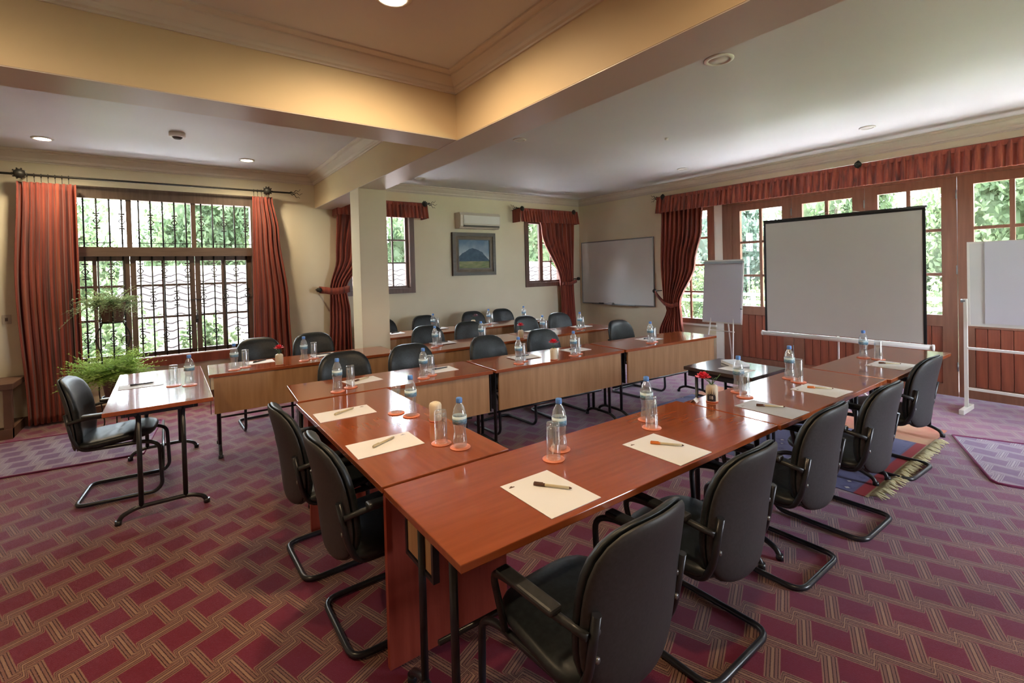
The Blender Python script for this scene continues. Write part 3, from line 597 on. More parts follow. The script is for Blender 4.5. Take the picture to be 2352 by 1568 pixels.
# ------------------------------------------------------------------ tables
def tablemesh(L, D, panel, mm, rails=True, end_plate=True, panel_side=-1):
    P = []
    b = B(); b.box((-L / 2, -D / 2, .718), (L / 2, D / 2, .745), bev=.003); P.append(('tabletop', b, mm))
    b = B()
    for y in (-D / 2 + .10, D / 2 - .10): b.box((-L / 2 + .06, y - .012, .685), (L / 2 - .06, y + .012, .717))
    for x in (-L / 2 + .07, L / 2 - .07): b.box((x - .012, -D / 2 + .113, .685), (x + .012, D / 2 - .113, .717))
    P.append(('under_frame', b, M['steel']))
    fy = min(.24, D / 2 - .05)
    for sx in (-1, 1):
        x = sx * (L / 2 - .07)
        for y in (-.12, .12): b = B(); b.tube([(x, y, .075), (x, y, .70)], .0145, 8); P.append(('leg', b, M['steel']))
        b = B(); b.tube(fillet([(x, -fy, .012), (x, -fy + .015, .05), (x, -fy + .09, .085), (x, fy - .09, .085), (x, fy - .015, .05), (x, fy, .012)], .06, 4), .0145, 8)
        for y in (-fy, fy): b.tube([(x, y, .0), (x, y * .995, .03)], .019, 8)
        P.append(('foot_bar', b, M['steel']))
        if panel and end_plate:
            b = B(); yy = panel_side * (D / 2 - .03); b.box((x + sx * .058, yy - panel_side * .10, .40), (x + sx * .062, yy, .715)); P.append(('end_plate', b, M['steel']))
    b = B(); b.tube([(-L / 2 + .07, 0, .30), (L / 2 - .07, 0, .30)], .010, 6)
    P.append(('stretcher', b, M['steel']))
    if panel: b = B(); yy = panel_side * (D / 2 - .022); b.box((-L / 2 + .035, yy - .009, .40), (L / 2 - .035, yy + .009, .716)); P.append(('modesty_panel', b, M['beech']))
    return P
cache = {}
def table(L, D, panel, cx, cy, rot, label, group, mm=None):
    key = (round(L, 2), round(D, 2), panel); t_ = thing('folding_table', label, 'table', (cx, cy, 0), rot, group)
    if key not in cache: cache[key] = [b.done(n_, m_, t_) for n_, b, m_ in tablemesh(L, D, panel, mm or M['top'])]
    else:
        for o in cache[key]: copy_mesh(o, t_)
    return t_
def row(x0, y0, x1, y1, D, n_, labels, group, gap=.02):   # front edge from (x0,y0) to (x1,y1)
    dx, dy = x1 - x0, y1 - y0; L = math.hypot(dx, dy); a = math.atan2(dy, dx); ux, uy = dx / L, dy / L; nx, ny = -uy, ux; l = L / n_
    for i in range(n_):
        c = (i + .5) * l; table(round(l - gap, 2), D, True, x0 + ux * c + nx * D / 2, y0 + uy * c + ny * D / 2, a, labels[i], group)
RG = 'tables with beech front panels'
row(.655, 3.347, 5.20, 3.055, .545, 3, ['mahogany topped table joining the left arm in the first facing row', 'mahogany topped table in the middle of the first facing row', 'mahogany topped table nearest the curtain in the first facing row'], RG, .025)
row(2.04, 4.485, 5.10, 4.455, .56, 2, ['mahogany topped table beside the column in the second facing row', 'mahogany topped table at the right of the second facing row'], RG, .015)
row(1.98, 5.80, 5.02, 5.80, .56, 2, ['mahogany topped table just behind the column in the rear row', 'mahogany topped table at the right of the rear row'], RG, .015)
row(.255, 4.775, 1.93, 4.705, .55, 1, ['mahogany topped table left of the column with beech front'], RG, .01)
FG = 'plain folding tables of the front line'
ft_ = table(1.86, .60, False, 1.575, 1.455, -.006, 'mahogany topped table at the near corner of the horseshoe', FG)
b = B(); b.box((-.852, .05, .50), (-.836, .26, .70)); b.done('end_panel', M['beech'], ft_)
b = B(); b.box((-.857, .035, .48), (-.832, .05, .715)); b.box((-.857, .26, .48), (-.832, .275, .715)); b.box((-.857, .05, .48), (-.832, .26, .495)); b.done('end_bracket', M['steel'], ft_)
table(1.52, .565, False, 3.275, 1.41, -.015, 'mahogany topped table in the middle of the front line with pot 18', FG)
table(1.52, .52, False, 4.81, 1.345, -.012, 'mahogany topped table at the far end of the front line by the screen', FG)
t_ = table(1.48, .59, False, -.065, 4.615, PI / 2 + .004, 'bright reflecting table standing crosswise at the left', 'plain folding tables of the front line')
# the arm desk on red side panels
d = thing('desk', 'mahogany desk on dark red panel legs forming the left arm', 'desk', (.952, 2.545, 0))
b = B(); b.box((-.305, -.765, .718), (.305, .748, .745), bev=.003); b.done('desktop', M['topy'], d)
for y in (-.75, .52): b = B(); b.box((-.285, y, 0), (.285, y + .026, .717)); b.done('side_panel', M['redpanel'], d)
b = B(); b.box((.08, -.724, .38), (.10, .52, .717)); b.done('modesty_panel', M['beech'], d)
b = B(); b.box((-.27, .546, .30), (-.2, .70, .70)); b.done('drawer_box', M['redpanel'], d)
# small projector table
M['darktop'] = noisy('dark_glossy_laminate', (.05, .035, .03), (.07, .05, .045), 5, rough=.12, spec=.7, coat=.4)
s_ = thing('side_table', 'small table with thick dark apron between the rows and front line', 'table', (3.67, 2.02, 0), -.02)
b = B(); b.box((-.26, -.285, .718), (.26, .285, .746), bev=.003); b.done('tabletop', M['darktop'], s_)
b = B(); b.box((-.235, -.26, .67), (.235, -.245, .72)); b.box((-.235, .245, .67), (.235, .26, .72)); b.box((-.235, -.245, .67), (-.22, .245, .72)); b.box((.22, -.245, .67), (.235, .245, .72)); b.done('apron', M['steel'], s_)
for x in (-.21, .21):
    for y in (-.2, .2): b = B(); b.tube([(x, y, .01 if x * y > 9 else .06), (x, y, .67)], .013, 8); b.done('leg', M['steel'], s_)
    b = B(); b.tube(fillet([(x, -.27, .012), (x, -.26, .06), (x, -.2, .07), (x, .2, .07), (x, .26, .06), (x, .27, .012)], .05, 4), .013, 8); b.done('foot_bar', M['steel'], s_)
b = B(); b.tube([(-.21, 0, .52), (.21, 0, .52)], .009, 6); b.tube([(-.21, -.2, .52), (-.21, .2, .52)], .009, 6); b.tube([(.21, -.2, .52), (.21, .2, .52)], .009, 6); b.done('brace', M['steel'], s_)
# ------------------------------------------------------------------ chairs
def pad(b, fx, w, h, T1, T2, ns=9, na=40, e=3.2, ribs=0, ribamp=0):
    """closed cushion: fx(a, c, t) -> point; a across, c along, t thickness coordinate"""
    def out(th):
        ca, sa = math.cos(th), math.sin(th); k = (abs(ca) ** e + abs(sa) ** e) ** (-1 / e); return ca * k, sa * k
    for side, TT in ((1, T1), (-1, T2)):
        rings = []
        for i in range(ns + 1):
            s_ = math.sin(i / ns * PI / 2) if i else 0
            row_ = []
            for k in range(na):
                ox, oy = out(k * 2 * PI / na); A, C_ = ox * s_ * w, oy * s_ * h; tt = TT * (max(0, 1 - s_ ** 8)) ** .5
                if ribs and side > 0: tt *= 1 - ribamp * (.5 + .5 * math.cos(C_ / h * ribs * PI)) * (1 if s_ < .9 else .2)
                row_.append(fx(A, C_, tt * side))
            rings.append(row_)
        V = [[b.bm.verts.new(rings[0][0])]] + [[b.bm.verts.new(p) for p in rr] for rr in rings[1:]]
        for k in range(na):
            k2 = (k + 1) % na; q = b.bm.faces.new((V[0][0], V[1][k], V[1][k2])); q.smooth = True
            for i in range(1, ns): q = b.bm.faces.new((V[i][k], V[i + 1][k], V[i + 1][k2], V[i][k2])); q.smooth = True
    bmesh.ops.remove_doubles(b.bm, verts=b.bm.verts[:], dist=1e-5)
def backfn(A, C_, t):   # A across, C_ up, t thickness toward the sitter (+y)
    w = A * (1 - .07 * max(0, C_ / .25) ** 2 - .12 * max(0, -C_ / .25) ** 2)
    y = -.045 + .9 * A * A + t - .13 * (C_) + .35 * C_ * C_ * (1 if C_ > 0 else .6) * -1
    return Vector((w, y, .625 + C_))
def make_chair():
    t_ = thing('armchair', 'x', 'chair')
    b = B(); pad(b, lambda A, C_, t: Vector((A * (1 - .06 * (C_ / .23)), .205 + C_, .435 + t + .012 * math.sin(C_ * 9))), .235, .23, .035, .035, ribs=7, ribamp=.16, e=4); b.done('seat', M['leather'], t_)
    b = B(); pad(b, lambda A, C_, t: backfn(A, C_, t), .235, .262, .048, .004, e=3.7, ribs=6, ribamp=.10); bk = b.done('backrest', M['leather'], t_)
    b = B(); pad(b, lambda A, C_, t: backfn(A, C_, t - .010), .231, .258, .003, .018, e=3.7); b.done('back_shell', M['shell'], bk)
    for s_ in (-1, 1):
        for zz in (.60, .52): b = B(); b.lathe([(0, -.005), (.009, -.004), (.009, .004), (0, .005)], (0, 0, 0), 10, M4=Matrix.Translation((s_ * .19, -.034 if zz > .55 else -.03, zz)) @ Matrix.Rotation(PI / 2, 4, 'X')); b.done('bolt', M['alu'], bk)
    pts = [(-.205, -.045, .66), (-.205, -.01, .47), (-.205, .03, .395), (-.215, .40, .395), (-.22, .47, .36), (-.22, .48, .06), (-.22, .44, .016), (-.22, -.01, .016), (.22, -.01, .016), (.22, .44, .016), (.22, .48, .06), (.22, .47, .36), (.215, .40, .395), (.205, .03, .395), (.205, -.01, .47), (.205, -.045, .66)]
    b = B(); b.tube(fillet(pts, .07, 5), .0135, 10); b.box((-.2, .1, .385), (.2, .13, .395)); b.box((-.2, .30, .385), (.2, .33, .395)); b.done('frame', M['steel'], t_)
    for s_ in (-1, 1):
        b = B(); b.tube(fillet([(s_ * .225, -.03, .60), (s_ * .255, .06, .625), (s_ * .26, .27, .625), (s_ * .25, .36, .60), (s_ * .225, .33, .41)], .05, 5), .012, 8); arm = b.done('armrest', M['plastic'], t_)
        b = B(); b.box((s_ * .26 - .024, .05, .630), (s_ * .26 + .024, .30, .652), bev=.008); b.done('arm_pad', M['plastic'], arm)
    return t_
ch0 = make_chair(); ctree = tree_of(ch0); used = []
def chair(x, y, rot, label, group):
    if not used: ch0.location = (x, y, 0); ch0.rotation_euler = (0, 0, rot); tag(ch0, label, 'chair', group); used.append(1); return ch0
    return dup(ch0, (x, y, 0), rot, label, group, ctree)
G1 = 'black cantilever armchairs at the front line'
for x, y, rt, l in ((1.09, .93, .05, 'black cantilever armchair nearest the camera at the front line'), (1.79, .98, .02, 'second black armchair along the front line from the near corner'), (2.60, 1.01, .0, 'third black armchair along the front line, middle of five'), (3.30, .97, -.02, 'fourth black armchair along the front line'), (4.42, 1.03, -.05, 'black armchair at the screen end of the front line')):
    chair(x, y, rt, l, G1)
G2 = 'black cantilever armchairs on the left side'
chair(.57, 2.14, -PI / 2, 'nearer of two black armchairs facing the left arm desk', G2)
chair(.53, 2.78, -PI / 2 + .02, 'farther of two black armchairs facing the left arm desk', G2)
chair(-.53, 4.62, -PI / 2 - .1, 'black armchair on its own at the bright crosswise table', G2)
G3 = 'black chairs behind the tables with beech panels'
for x, y, l in ((1.24, 4.22, 'leftmost black chair behind the first facing row'), (1.86, 4.20, 'second black chair from the left behind the first facing row'), (2.71, 4.15, 'third black chair behind the first facing row'), (3.45, 4.13, 'fourth black chair behind the first facing row beside the rose'), (4.74, 4.10, 'black chair at the right end of the first facing row'),
                (2.68, 5.52, 'leftmost black chair behind the second facing row'), (3.30, 5.52, 'second black chair from the left behind the second facing row'), (4.29, 5.52, 'third black chair behind the second facing row'), (4.95, 5.52, 'rightmost black chair behind the second facing row'),
                (2.60, 6.90, 'black chair half hidden by the column in the rear row'), (3.31, 6.90, 'second black chair of the rear row'), (4.21, 6.90, 'third black chair of the rear row behind the dark flower'), (4.84, 6.92, 'rightmost black chair of the rear row'),
                (.80, 5.92, 'black chair below the barred window beside the red rose'), (1.38, 5.92, 'black chair left of the column under the tied curtain')):
    chair(x, y, PI + random.uniform(-.05, .05), l, G3)
# ------------------------------------------------------------------ table-top things
ZT = .746
def bottle0():
    o = thing('water_bottle', 'x', 'bottle', (0, 0, 0)); R0 = .033
    b = B(); b.lathe([(0, .002), (.024, 0), (.031, .006), (R0, .02), (R0, .035), (.0285, .06), (.0275, .075), (.031, .10), (R0, .115), (R0, .150), (.031, .165), (.024, .187), (.015, .202), (.0125, .210), (.0125, .222), (0, .222)], (0, 0, 0), 20); b.done('bottle_body', M['water'], o)
    b = B(); b.lathe([(R0 + .0006, .112), (R0 + .0006, .148), (R0 + .0014, .148), (R0 + .0014, .112), (R0 + .0006, .112)], (0, 0, 0), 20); b.done('bottle_label', M['blabel'], o)
    b = B(); b.lathe([(.0145, .208), (.0152, .212), (.0148, .229), (.012, .232), (0, .232)], (0, 0, 0), 14); b.done('cap', M['cap'], o); return o
def glass0():
    o = B(); o.lathe([(.0295, 0), (.0285, .150), (.025, .156), (0, .156), ], (0, 0, 0), 20)
    bm = o.bm
    return o
bt = bottle0(); btree = tree_of(bt); bused = []
g = B(); g.lathe([(.031, .0), (.0305, .02), (.029, .15), (.027, .156), (0, .156), (0, .138), (.024, .136), (.0275, .125), (.0290, .02), (.0295, .0), (.031, .0)], (0, 0, 0), 24)
gl0 = g.done('drinking_glass', M['glass'], label='x', cat='glass'); gused = []
c = B(); c.lathe([(0, 0), (.048, 0), (.049, .002), (.048, .0035), (0, .0035)], (0, 0, 0), 28); co0 = c.done('coaster', M['coaster'], label='x', cat='coaster'); cused = []
def single(o, usedl, x, y, z, label, group, rot=0):
    if usedl: o = o.copy(); COL.objects.link(o)
    usedl.append(1); o.location = (x, y, z); o.rotation_euler = (0, 0, rot); o['label'] = label; o['group'] = group; return o
seats = [
 ((1.09, 1.94), (1.045, 2.045), 'left of the near corner of the horseshoe'),
 ((1.43, 1.62), (1.335, 1.555), 'at the near corner place of the front line'),
 ((2.07, 1.63), (1.985, 1.535), 'at the second place of the front line'),
 ((2.97, 1.605), (2.885, 1.52), 'at the third place of the front line by pot 18'),
 ((3.585, 1.56), (3.52, 1.475), 'at the fourth place of the front line'),
 ((4.80, 1.49), (4.80, 1.385), 'at the screen end of the front line'),
 ((1.115, 2.55), (1.07, 2.66), 'at the middle of the left arm desk'),
 ((.95, 3.43), (1.06, 3.49), 'where left arm meets first row'),
 ((1.60, 3.40), (1.69, 3.455), 'at the second place of the first facing row'),
 ((2.49, 3.34), (2.58, 3.40), 'at the third place of the first facing row'),
 ((3.10, 3.28), (3.20, 3.33), 'beside the rose in the first row'),
 ((4.20, 3.24), (4.295, 3.27), 'at the right end of the first facing row'),
 ((2.36, 4.70), (2.45, 4.78), 'at the left end of the second facing row'),
 ((2.96, 4.70), (3.05, 4.78), 'second from left in the second facing row'),
 ((3.90, 4.70), (4.0, 4.76), 'third from left in the second facing row'),
 ((4.52, 4.65), (4.62, 4.70), 'at the right end of the second facing row'),
 ((3.05, 6.12), (3.17, 6.22), 'at the left of the rear row'),
 ((4.0, 6.12), (4.12, 6.22), 'in the middle of the rear row'),
 ((4.70, 6.14), (4.80, 6.24), 'at the right end of the rear row'),
 ((.115, 4.43), (.015, 4.50), 'on the bright crosswise table'),
 ((.46, 4.88), (.555, 4.95), 'below the barred window'),
 ((1.05, 4.90), (1.155, 4.965), 'left of the column'),
]
for (bx, by), (gx, gy), pl in seats:
    lab = 'clear blue-capped water bottle ' + pl; grp = 'water bottles on the tables'
    if not bused: bt.location = (bx, by, ZT + .004); tag(bt, lab, 'bottle', grp); bused.append(1)
    else: dup(bt, (bx, by, ZT + .004), random.uniform(0, 6), lab, grp, btree)
    single(gl0, gused, gx, gy, ZT + .0042, 'upturned tumbler ' + pl, 'upturned tumblers on the tables')
    single(co0, cused, bx, by, ZT, 'orange coaster under the bottle ' + pl, 'orange coasters')
    single(co0, cused, gx, gy, ZT, 'orange coaster under the tumbler ' + pl, 'orange coasters')
# papers and pens
papers = [ (1.12, 1.335, .235, .30, 0, 'near corner place', 'penbr', .0), (1.805, 1.32, .23, .31, 0, 'second front place', 'penor', 0), (2.75, 1.30, .2, .32, -.03, 'third front place', 'penbr', 0), (3.39, 1.285, .24, .27, -.04, 'fourth front place', 'penor', 0), (4.60, 1.245, .30, .25, -.03, 'front place by the screen', 'penbr', 0),
 (.83, 2.86, .32, .20, -.03, 'far place on the left arm desk', 'penclear', 1), (.825, 2.205, .32, .21, -.03, 'near place on the left arm desk', 'penclear', 1), (1.20, 3.65, .26, .18, .1, 'joint of left arm and first row', 'penbr', 1),
 (1.85, 3.59, .24, .2, -.06, 'second place of first row', 'penblk', 1), (2.70, 3.54, .27, .2, -.1, 'third place of first row', 'penblk', 1), (3.34, 3.51, .26, .2, -.06, 'place behind the rose pot in first row', 'penblk', 1), (4.43, 3.44, .26, .2, -.06, 'right end of first row', 'penblk', 1),
 (2.56, 4.90, .26, .2, 0, 'left end of second row', 'penblk', 1), (3.17, 4.90, .26, .2, 0, 'second place of second row', 'penblk', 1), (3.96, 4.93, .26, .18, 0, 'third place of second row', 'penblk', 1), (4.75, 4.86, .26, .2, 0, 'right end of second row', 'penblk', 1),
 (3.17, 6.22, .28, .2, 0, 'left of rear row', 'penblk', 1), (4.02, 6.2, .3, .2, 0, 'middle of rear row', 'penblk', 1), (4.78, 6.12, .34, .24, 0, 'right end of rear row', 'penblk', 1), (2.52, 6.2, .22, .2, 0, 'rear row beside the column', 'penblk', 1),
 (-.19, 4.70, .28, .19, .02, 'bright crosswise table', 'penblk', 1), (.70, 5.14, .24, .18, -.02, 'table below the barred window', 'penblk', 1), (1.28, 5.09, .24, .18, -.02, 'table left of the column', 'penblk', 1)]
for i, (x, y, w, h, rt, pl, pen, far) in enumerate(papers):
    grey = i in (2, 20); z = ZT + (.0042 if any(math.hypot(x - q[0], y - q[1]) < .19 for s in seats for q in s[:2]) else 0)
    o = thing('note_sheet', ('grey' if grey else 'white') + ' note sheet at the ' + pl, 'paper', (x, y, z), rt, 'note sheets on the tables')
    b = B(); b.box((-w / 2, -h / 2, 0), (w / 2, h / 2, .002)); b.done('sheet', M['greypaper' if grey else 'paper'], o)
    sx, sy = (-w / 2 + .03, h / 2 - .035) if not far or i > 6 else (w / 2 - .04, h / 2 - .03)
    b = B(); b.box((sx - .012, sy - .003, .002), (sx + .012, sy + .003, .0023)); b.box((sx - .004, sy + .004, .002), (sx + .006, sy + .009, .0023)); b.done('printed_mark', M['penbr'], o)
    a = -.95 if i < 5 else (.5 if i in (5, 6) else random.uniform(-.2, .6)); pz = z + .0085
    pn = thing('pen', {'penor': 'pale pen with orange cap', 'penbr': 'pale pen with dark brown cap', 'penblk': 'slim black pen', 'penclear': 'slim cream pen'}[pen] + ' on the sheet, ' + pl, 'pen', (x - .0 + (.03 if i < 5 else .0), y + .02, pz), a + rt, 'pens on the note sheets')
    L = .068; b = B(); b.tube([(-L, 0, 0), (L, 0, 0)], .0055, 8); b.done('barrel', M['penclear'] if pen != 'penblk' else M['penblk'], pn)
    b = B(); b.tube([(-L - .002, 0, 0), (-L + .042, 0, 0)], .0064, 8); b.box((-L, -.0015, .006), (-L + .035, .0015, .0085)); b.done('pen_cap', M[pen], pn)
    b = B(); b.tube([(L, 0, 0), (L + .01, 0, 0)], [.005, .0012], 8); b.done('tip', M['penbr'], pn)
# little ceramic pots with flowers
def pot(x, y, label, flower=None, mark=False, lean=(0, 0)):
    o = thing('flower_pot', label, 'vase', (x, y, ZT), 0, 'small cream flower pots on the tables')
    b = B(); b.lathe([(0, 0), (.032, 0), (.034, .004), (.035, .085), (.030, .098), (.018, .104), (.0155, .104), (.0155, .085), (0, .085)], (0, 0, 0), 20); b.done('pot_body', M['pot'], o)
    b = B(); b.lathe([(.0345, .0005), (.0352, .006), (.0358, .006), (.0352, .0), (.0345, .0005)], (0, 0, 0), 20); b.done('base_band', M['coaster'], o)
    if mark:
        ca = math.atan2(-y, -x) - .12; b = B(); RR = .0358; nn_ = 22; tops = []
        for k in range(nn_ + 1):
            a_ = ca - .75 + 1.5 * k / nn_; zt = .054 + (.026 if k % 4 == 0 else .006 if k % 4 == 2 else -.002) + .006 * math.sin(k * 1.7) - .02 * abs(k / nn_ - .5)
            tops.append((b.bm.verts.new((RR * math.cos(a_), RR * math.sin(a_), .008)), b.bm.verts.new((RR * math.cos(a_), RR * math.sin(a_), zt))))
        for p_, q_ in zip(tops, tops[1:]): b.bm.faces.new((p_[0], q_[0], q_[1], p_[1]))
        b.done('flame_glaze', M['potmark'], o)
        cu = bpy.data.curves.new('numeral', 'FONT'); cu.body = '18'; cu.size = .024; cu.align_x = 'CENTER'; tmp = bpy.data.objects.new('tmp', cu); COL.objects.link(tmp)
        me = bpy.data.meshes.new_from_object(tmp.evaluated_get(bpy.context.evaluated_depsgraph_get())); bpy.data.objects.remove(tmp)
        for v_ in me.vertices:
            a_ = ca + v_.co.x / .0362; v_.co = Vector((.0364 * math.cos(a_), .0364 * math.sin(a_), .022 + v_.co.y * 1.15))
        me.materials.clear(); me.materials.append(M['white']); q = bpy.data.objects.new('numeral', me); COL.objects.link(q); q.parent = o; q['label'] = 'white numeral 18'
    if flower:
        top = Vector((lean[0], lean[1], .155)); b = B(); b.tube([(0, 0, .08), (lean[0] * .3, lean[1] * .3, .12), tuple(top)], .0022, 5)
        for k in range(5 if mark else 3):
            a_ = k * 1.9; b.tube([(0, 0, .10), (.03 * math.cos(a_), .03 * math.sin(a_), .135), (.055 * math.cos(a_), .055 * math.sin(a_), .135 + .01 * k)], .0016, 4)
        b.done('stem', M['stem'], o)
        b = B(); rnd = random.Random(3)
        for ring_, (nr, rr, zz, tilt) in enumerate(((4, .008, .012, .2), (6, .016, .008, .7), (8, .024, .0, 1.1))):
            for k in range(nr):
                a_ = k * 2 * PI / nr + ring_; M4 = Matrix.Translation(top + Vector((rr * math.cos(a_), rr * math.sin(a_), zz))) @ Matrix.Rotation(a_, 4, 'Z') @ Matrix.Rotation(tilt, 4, 'Y')
                P_ = [(0, -.010, 0), (0, .010, 0), (.002, .013, .012), (.004, .008, .022), (.004, -.008, .022), (.002, -.013, .012)]
                vs = [b.bm.verts.new(p_) for p_ in xf(M4, P_)]; vs2 = [b.bm.verts.new(p_) for p_ in xf(M4, [(p_[0] - .002, p_[1], p_[2]) for p_ in P_])]
                b.bm.faces.new(vs); b.bm.faces.new(vs2[::-1])
                for j in range(6): b.bm.faces.new((vs[j], vs2[j], vs2[(j + 1) % 6], vs[(j + 1) % 6]))
        b.lathe([(0, -.006), (.014, 0), (.012, .016), (0, .022)], tuple(top), 10)
        b.done('blossom', M['rose' if flower == 'red' else 'darkrose'], o)
pot(1.185, 2.38, 'empty cream pot on the left arm desk')
pot(2.65, 1.60, 'cream pot numbered 18 with a leaning red rose', 'red', True, (-.075, .01))
pot(3.44, 4.56, 'cream pot with red rose on the second facing row', 'red')
pot(2.84, 3.27, 'cream pot with red rose on the first facing row', 'red', lean=(.0, .0))
pot(3.66, 6.02, 'cream pot with dark withered flower on the rear row', 'dark', lean=(.04, .0))
pot(.82, 4.84, 'cream pot with red rose below the barred window', 'red', lean=(0, .0))
o = thing('card_holder', 'small folded card standing behind the pot numbered 18', 'card', (2.57, 1.665, ZT), .3); b = B(); b.poly([(-.03, -.02, 0), (.03, -.02, 0), (.03, 0, .02), (-.03, 0, .02), (.03, .02, 0), (-.03, .02, 0)], [(0, 1, 2, 3), (3, 2, 4, 5)]); q = b.done('card', M['paper'], o); md = q.modifiers.new('t', 'SOLIDIFY'); md.thickness = .001
o = thing('booklet', 'closed white booklet on the small side table', 'booklet', (3.76, 2.06, .7475), -.6); b = B(); b.box((-.07, -.10, 0), (.07, .10, .022), bev=.002); b.done('pages', M['paper'], o); b = B(); b.box((-.072, -.102, .022), (.072, .102, .024)); b.done('cover', M['greypaper'], o)
o = thing('note_sheet', 'white sheet under the booklet on the small side table', 'paper', (3.6, 1.96, .7465), -.1); b = B(); b.box((-.08, -.11, 0), (.08, .11, .001)); b.done('sheet', M['paper'], o)
# ------------------------------------------------------------------ projection screen
s = thing('projection_screen', 'large pull-up projection screen on a tripod before the glazed doors', 'screen', (6.2, 2.18, 0))
b = B(); b.box((-.004, -.775, .72), (.004, .775, 2.08)); b.done('screen_fabric', M['screen'], s)
b = B(); b.box((-.006, -.80, .70), (.003, -.775, 2.10)); b.box((-.006, .775, .70), (.003, .80, 2.10)); b.box((-.006, -.775, 2.08), (.003, .775, 2.10)); b.done('black_border', M['black'], s)
b = B(); b.tube([(0, -.81, 2.112), (0, .80, 2.112)], .013, 8); b.done('top_bar', M['iron'], s)
b = B(); b.tube([(.0, -.84, .685), (.0, .83, .685)], .028, 14); b.tube([(0, -.855, .685), (0, -.84, .685)], .033, 14); b.tube([(0, .83, .685), (0, .845, .685)], .033, 14); b.done('roller_case', M['whiteframe'], s)
b = B(); b.tube([(.045, 0, .12), (.045, 0, 2.20)], .011, 8); b.tube([(.045, 0, 2.2), (.0, 0, 2.17), (0, 0, 2.12)], .007, 6); b.tube([(0, -.25, 2.12), (0, 0, 2.17), (0, .25, 2.12)], .003, 5); b.done('mast', M['whiteframe'], s)
for a_ in (.4, 2.5, 4.6): b = B(); b.tube([(.045, 0, .30), (.045 + .38 * math.cos(a_), .38 * math.sin(a_), .01)], .010, 6); b.tube([(.045 + .35 * math.cos(a_), .35 * math.sin(a_), .022), (.045 + .39 * math.cos(a_), .39 * math.sin(a_), .0)], .013, 6); b.done('leg', M['whiteframe'], s)
# ------------------------------------------------------------------ easel flipchart beside the curtain
e = thing('flipchart_easel', 'white flipchart easel with blank pad beside the tied curtain', 'flipchart', (6.45, 3.72, 0))
Mt = Matrix.Rotation(.10, 4, 'Y')
def tl(p): return tuple(Matrix.Translation((0, 0, .75)) @ Mt @ Vector(p))
b = B(); M4 = Matrix.Translation((0, 0, .75)) @ Mt; b.box((-.02, -.29, .0), (-.008, .29, .86), M4); b.done('paper_pad', M['flip'], e)
b = B(); b.box((-.008, -.30, -.02), (.004, .30, .90), M4); b.done('backboard', M['whiteframe'], e)
b = B(); b.box((-.03, -.30, .845), (-.0, .30, .875), M4); b.done('clamp_bar', M['alu'], e)
for y, y2 in ((-.16, -.24), (.14, .22)): b = B(); b.tube([tl((0.012, y, .3)), (-.16, y2, .01)], .010, 6); b.done('leg', M['whiteframe'], e)
b = B(); b.tube([tl((.02, 0, .6)), (.46, .1, .01)], .010, 6); b.done('leg', M['whiteframe'], e)
b = B(); b.tube([tl((-.01, -.2, -.13)), tl((-.01, .18, -.13))], .008, 6); b.done('cross_bar', M['whiteframe'], e)
for y in (-.3, .3): b = B(); b.tube([tl((-.01, y, .2)), tl((-.05, y, .2))], .008, 6); b.done('paper_peg', M['black'], e)
# ------------------------------------------------------------------ mobile flip board at right edge
e = thing('mobile_flip_board', 'white framed flip board on tube legs at the right edge', 'flipchart', (6.56, .62, 0), -.04)
b = B(); b.box((-.02, -.50, .90), (-.002, .50, 1.73), bev=.002); b.done('board', M['wbsurf'], e)
b = B(); b.box((-.03, -.42, .925), (-.021, .39, 1.735)); b.done('paper_pad', M['flip'], e)
b = B()
for (a0, a1, z0, z1) in ((-.52, -.50, .89, 1.74), (.50, .52, .89, 1.74), (-.50, .50, .89, .905), (-.50, .50, 1.72, 1.74)): b.box((-.026, a0, z0), (.004, a1, z1))
b.done('board_edge', M['whiteframe'], e)
b = B(); b.box((-.045, -.02, 1.70), (-.022, .06, 1.755)); b.done('paper_clip', M['alu'], e)
for y in (-.545, .545):
    b = B(); b.box((.01, y - .014, .03), (.038, y + .014, 1.16)); b.done('leg', M['whiteframe'], e)
    b = B(); b.box((-.16, y - .02, .0), (.20, y + .02, .05), bev=.004); b.done('foot', M['whiteframe'], e)
    b = B(); b.tube([(.024, y, 1.14), (.024, y + (.035 if y > 0 else -.035), 1.14)], .018, 8); b.done('pivot_knob', M['alu'], e)
for z in (.655, .24): b = B(); b.box((.012, -.53, z - .012), (.036, .53, z + .012)); b.done('cross_bar', M['whiteframe'], e)
# ------------------------------------------------------------------ plant stand with two pots
def frond(b, base, d, L, droop, width, nl, rnd):
    d = Vector(d).normalized(); pts = []
    for j in range(7):
        t_ = j / 6; pts.append(Vector(base) + d * L * t_ + Vector((0, 0, -droop * t_ * t_)))
    b.tube(pts, [.002 - .0002 * j for j in range(7)], 3, caps=False)
    for j in range(nl):
        t_ = (j + 1) / (nl + 1); k = min(5, int(t_ * 6)); p_ = pts[k].lerp(pts[k + 1], t_ * 6 - k); sd = d.cross(Vector((0, 0, 1))); sd = (sd if sd.length > .1 else Vector((1, 0, 0))).normalized() * (1 if j % 2 else -1)
        w_ = width * (1 - .6 * t_); q_ = p_ + sd * w_ + d * w_ * .6 + Vector((0, 0, rnd.uniform(-.3, .5) * w_)); nrm = Vector((rnd.uniform(-1, 1), rnd.uniform(-1, 1), 1)).normalized() * w_ * .22
        m_ = p_.lerp(q_, .5); b.poly([p_, m_ + nrm.cross(sd).normalized() * w_ * .22, q_, m_ - nrm.cross(sd).normalized() * w_ * .22], [(0, 1, 2, 3)])
st = thing('plant_stand', 'two tier black wrought iron plant stand under the barred window', 'plant stand', (-.46, 6.25, 0))
b = B()
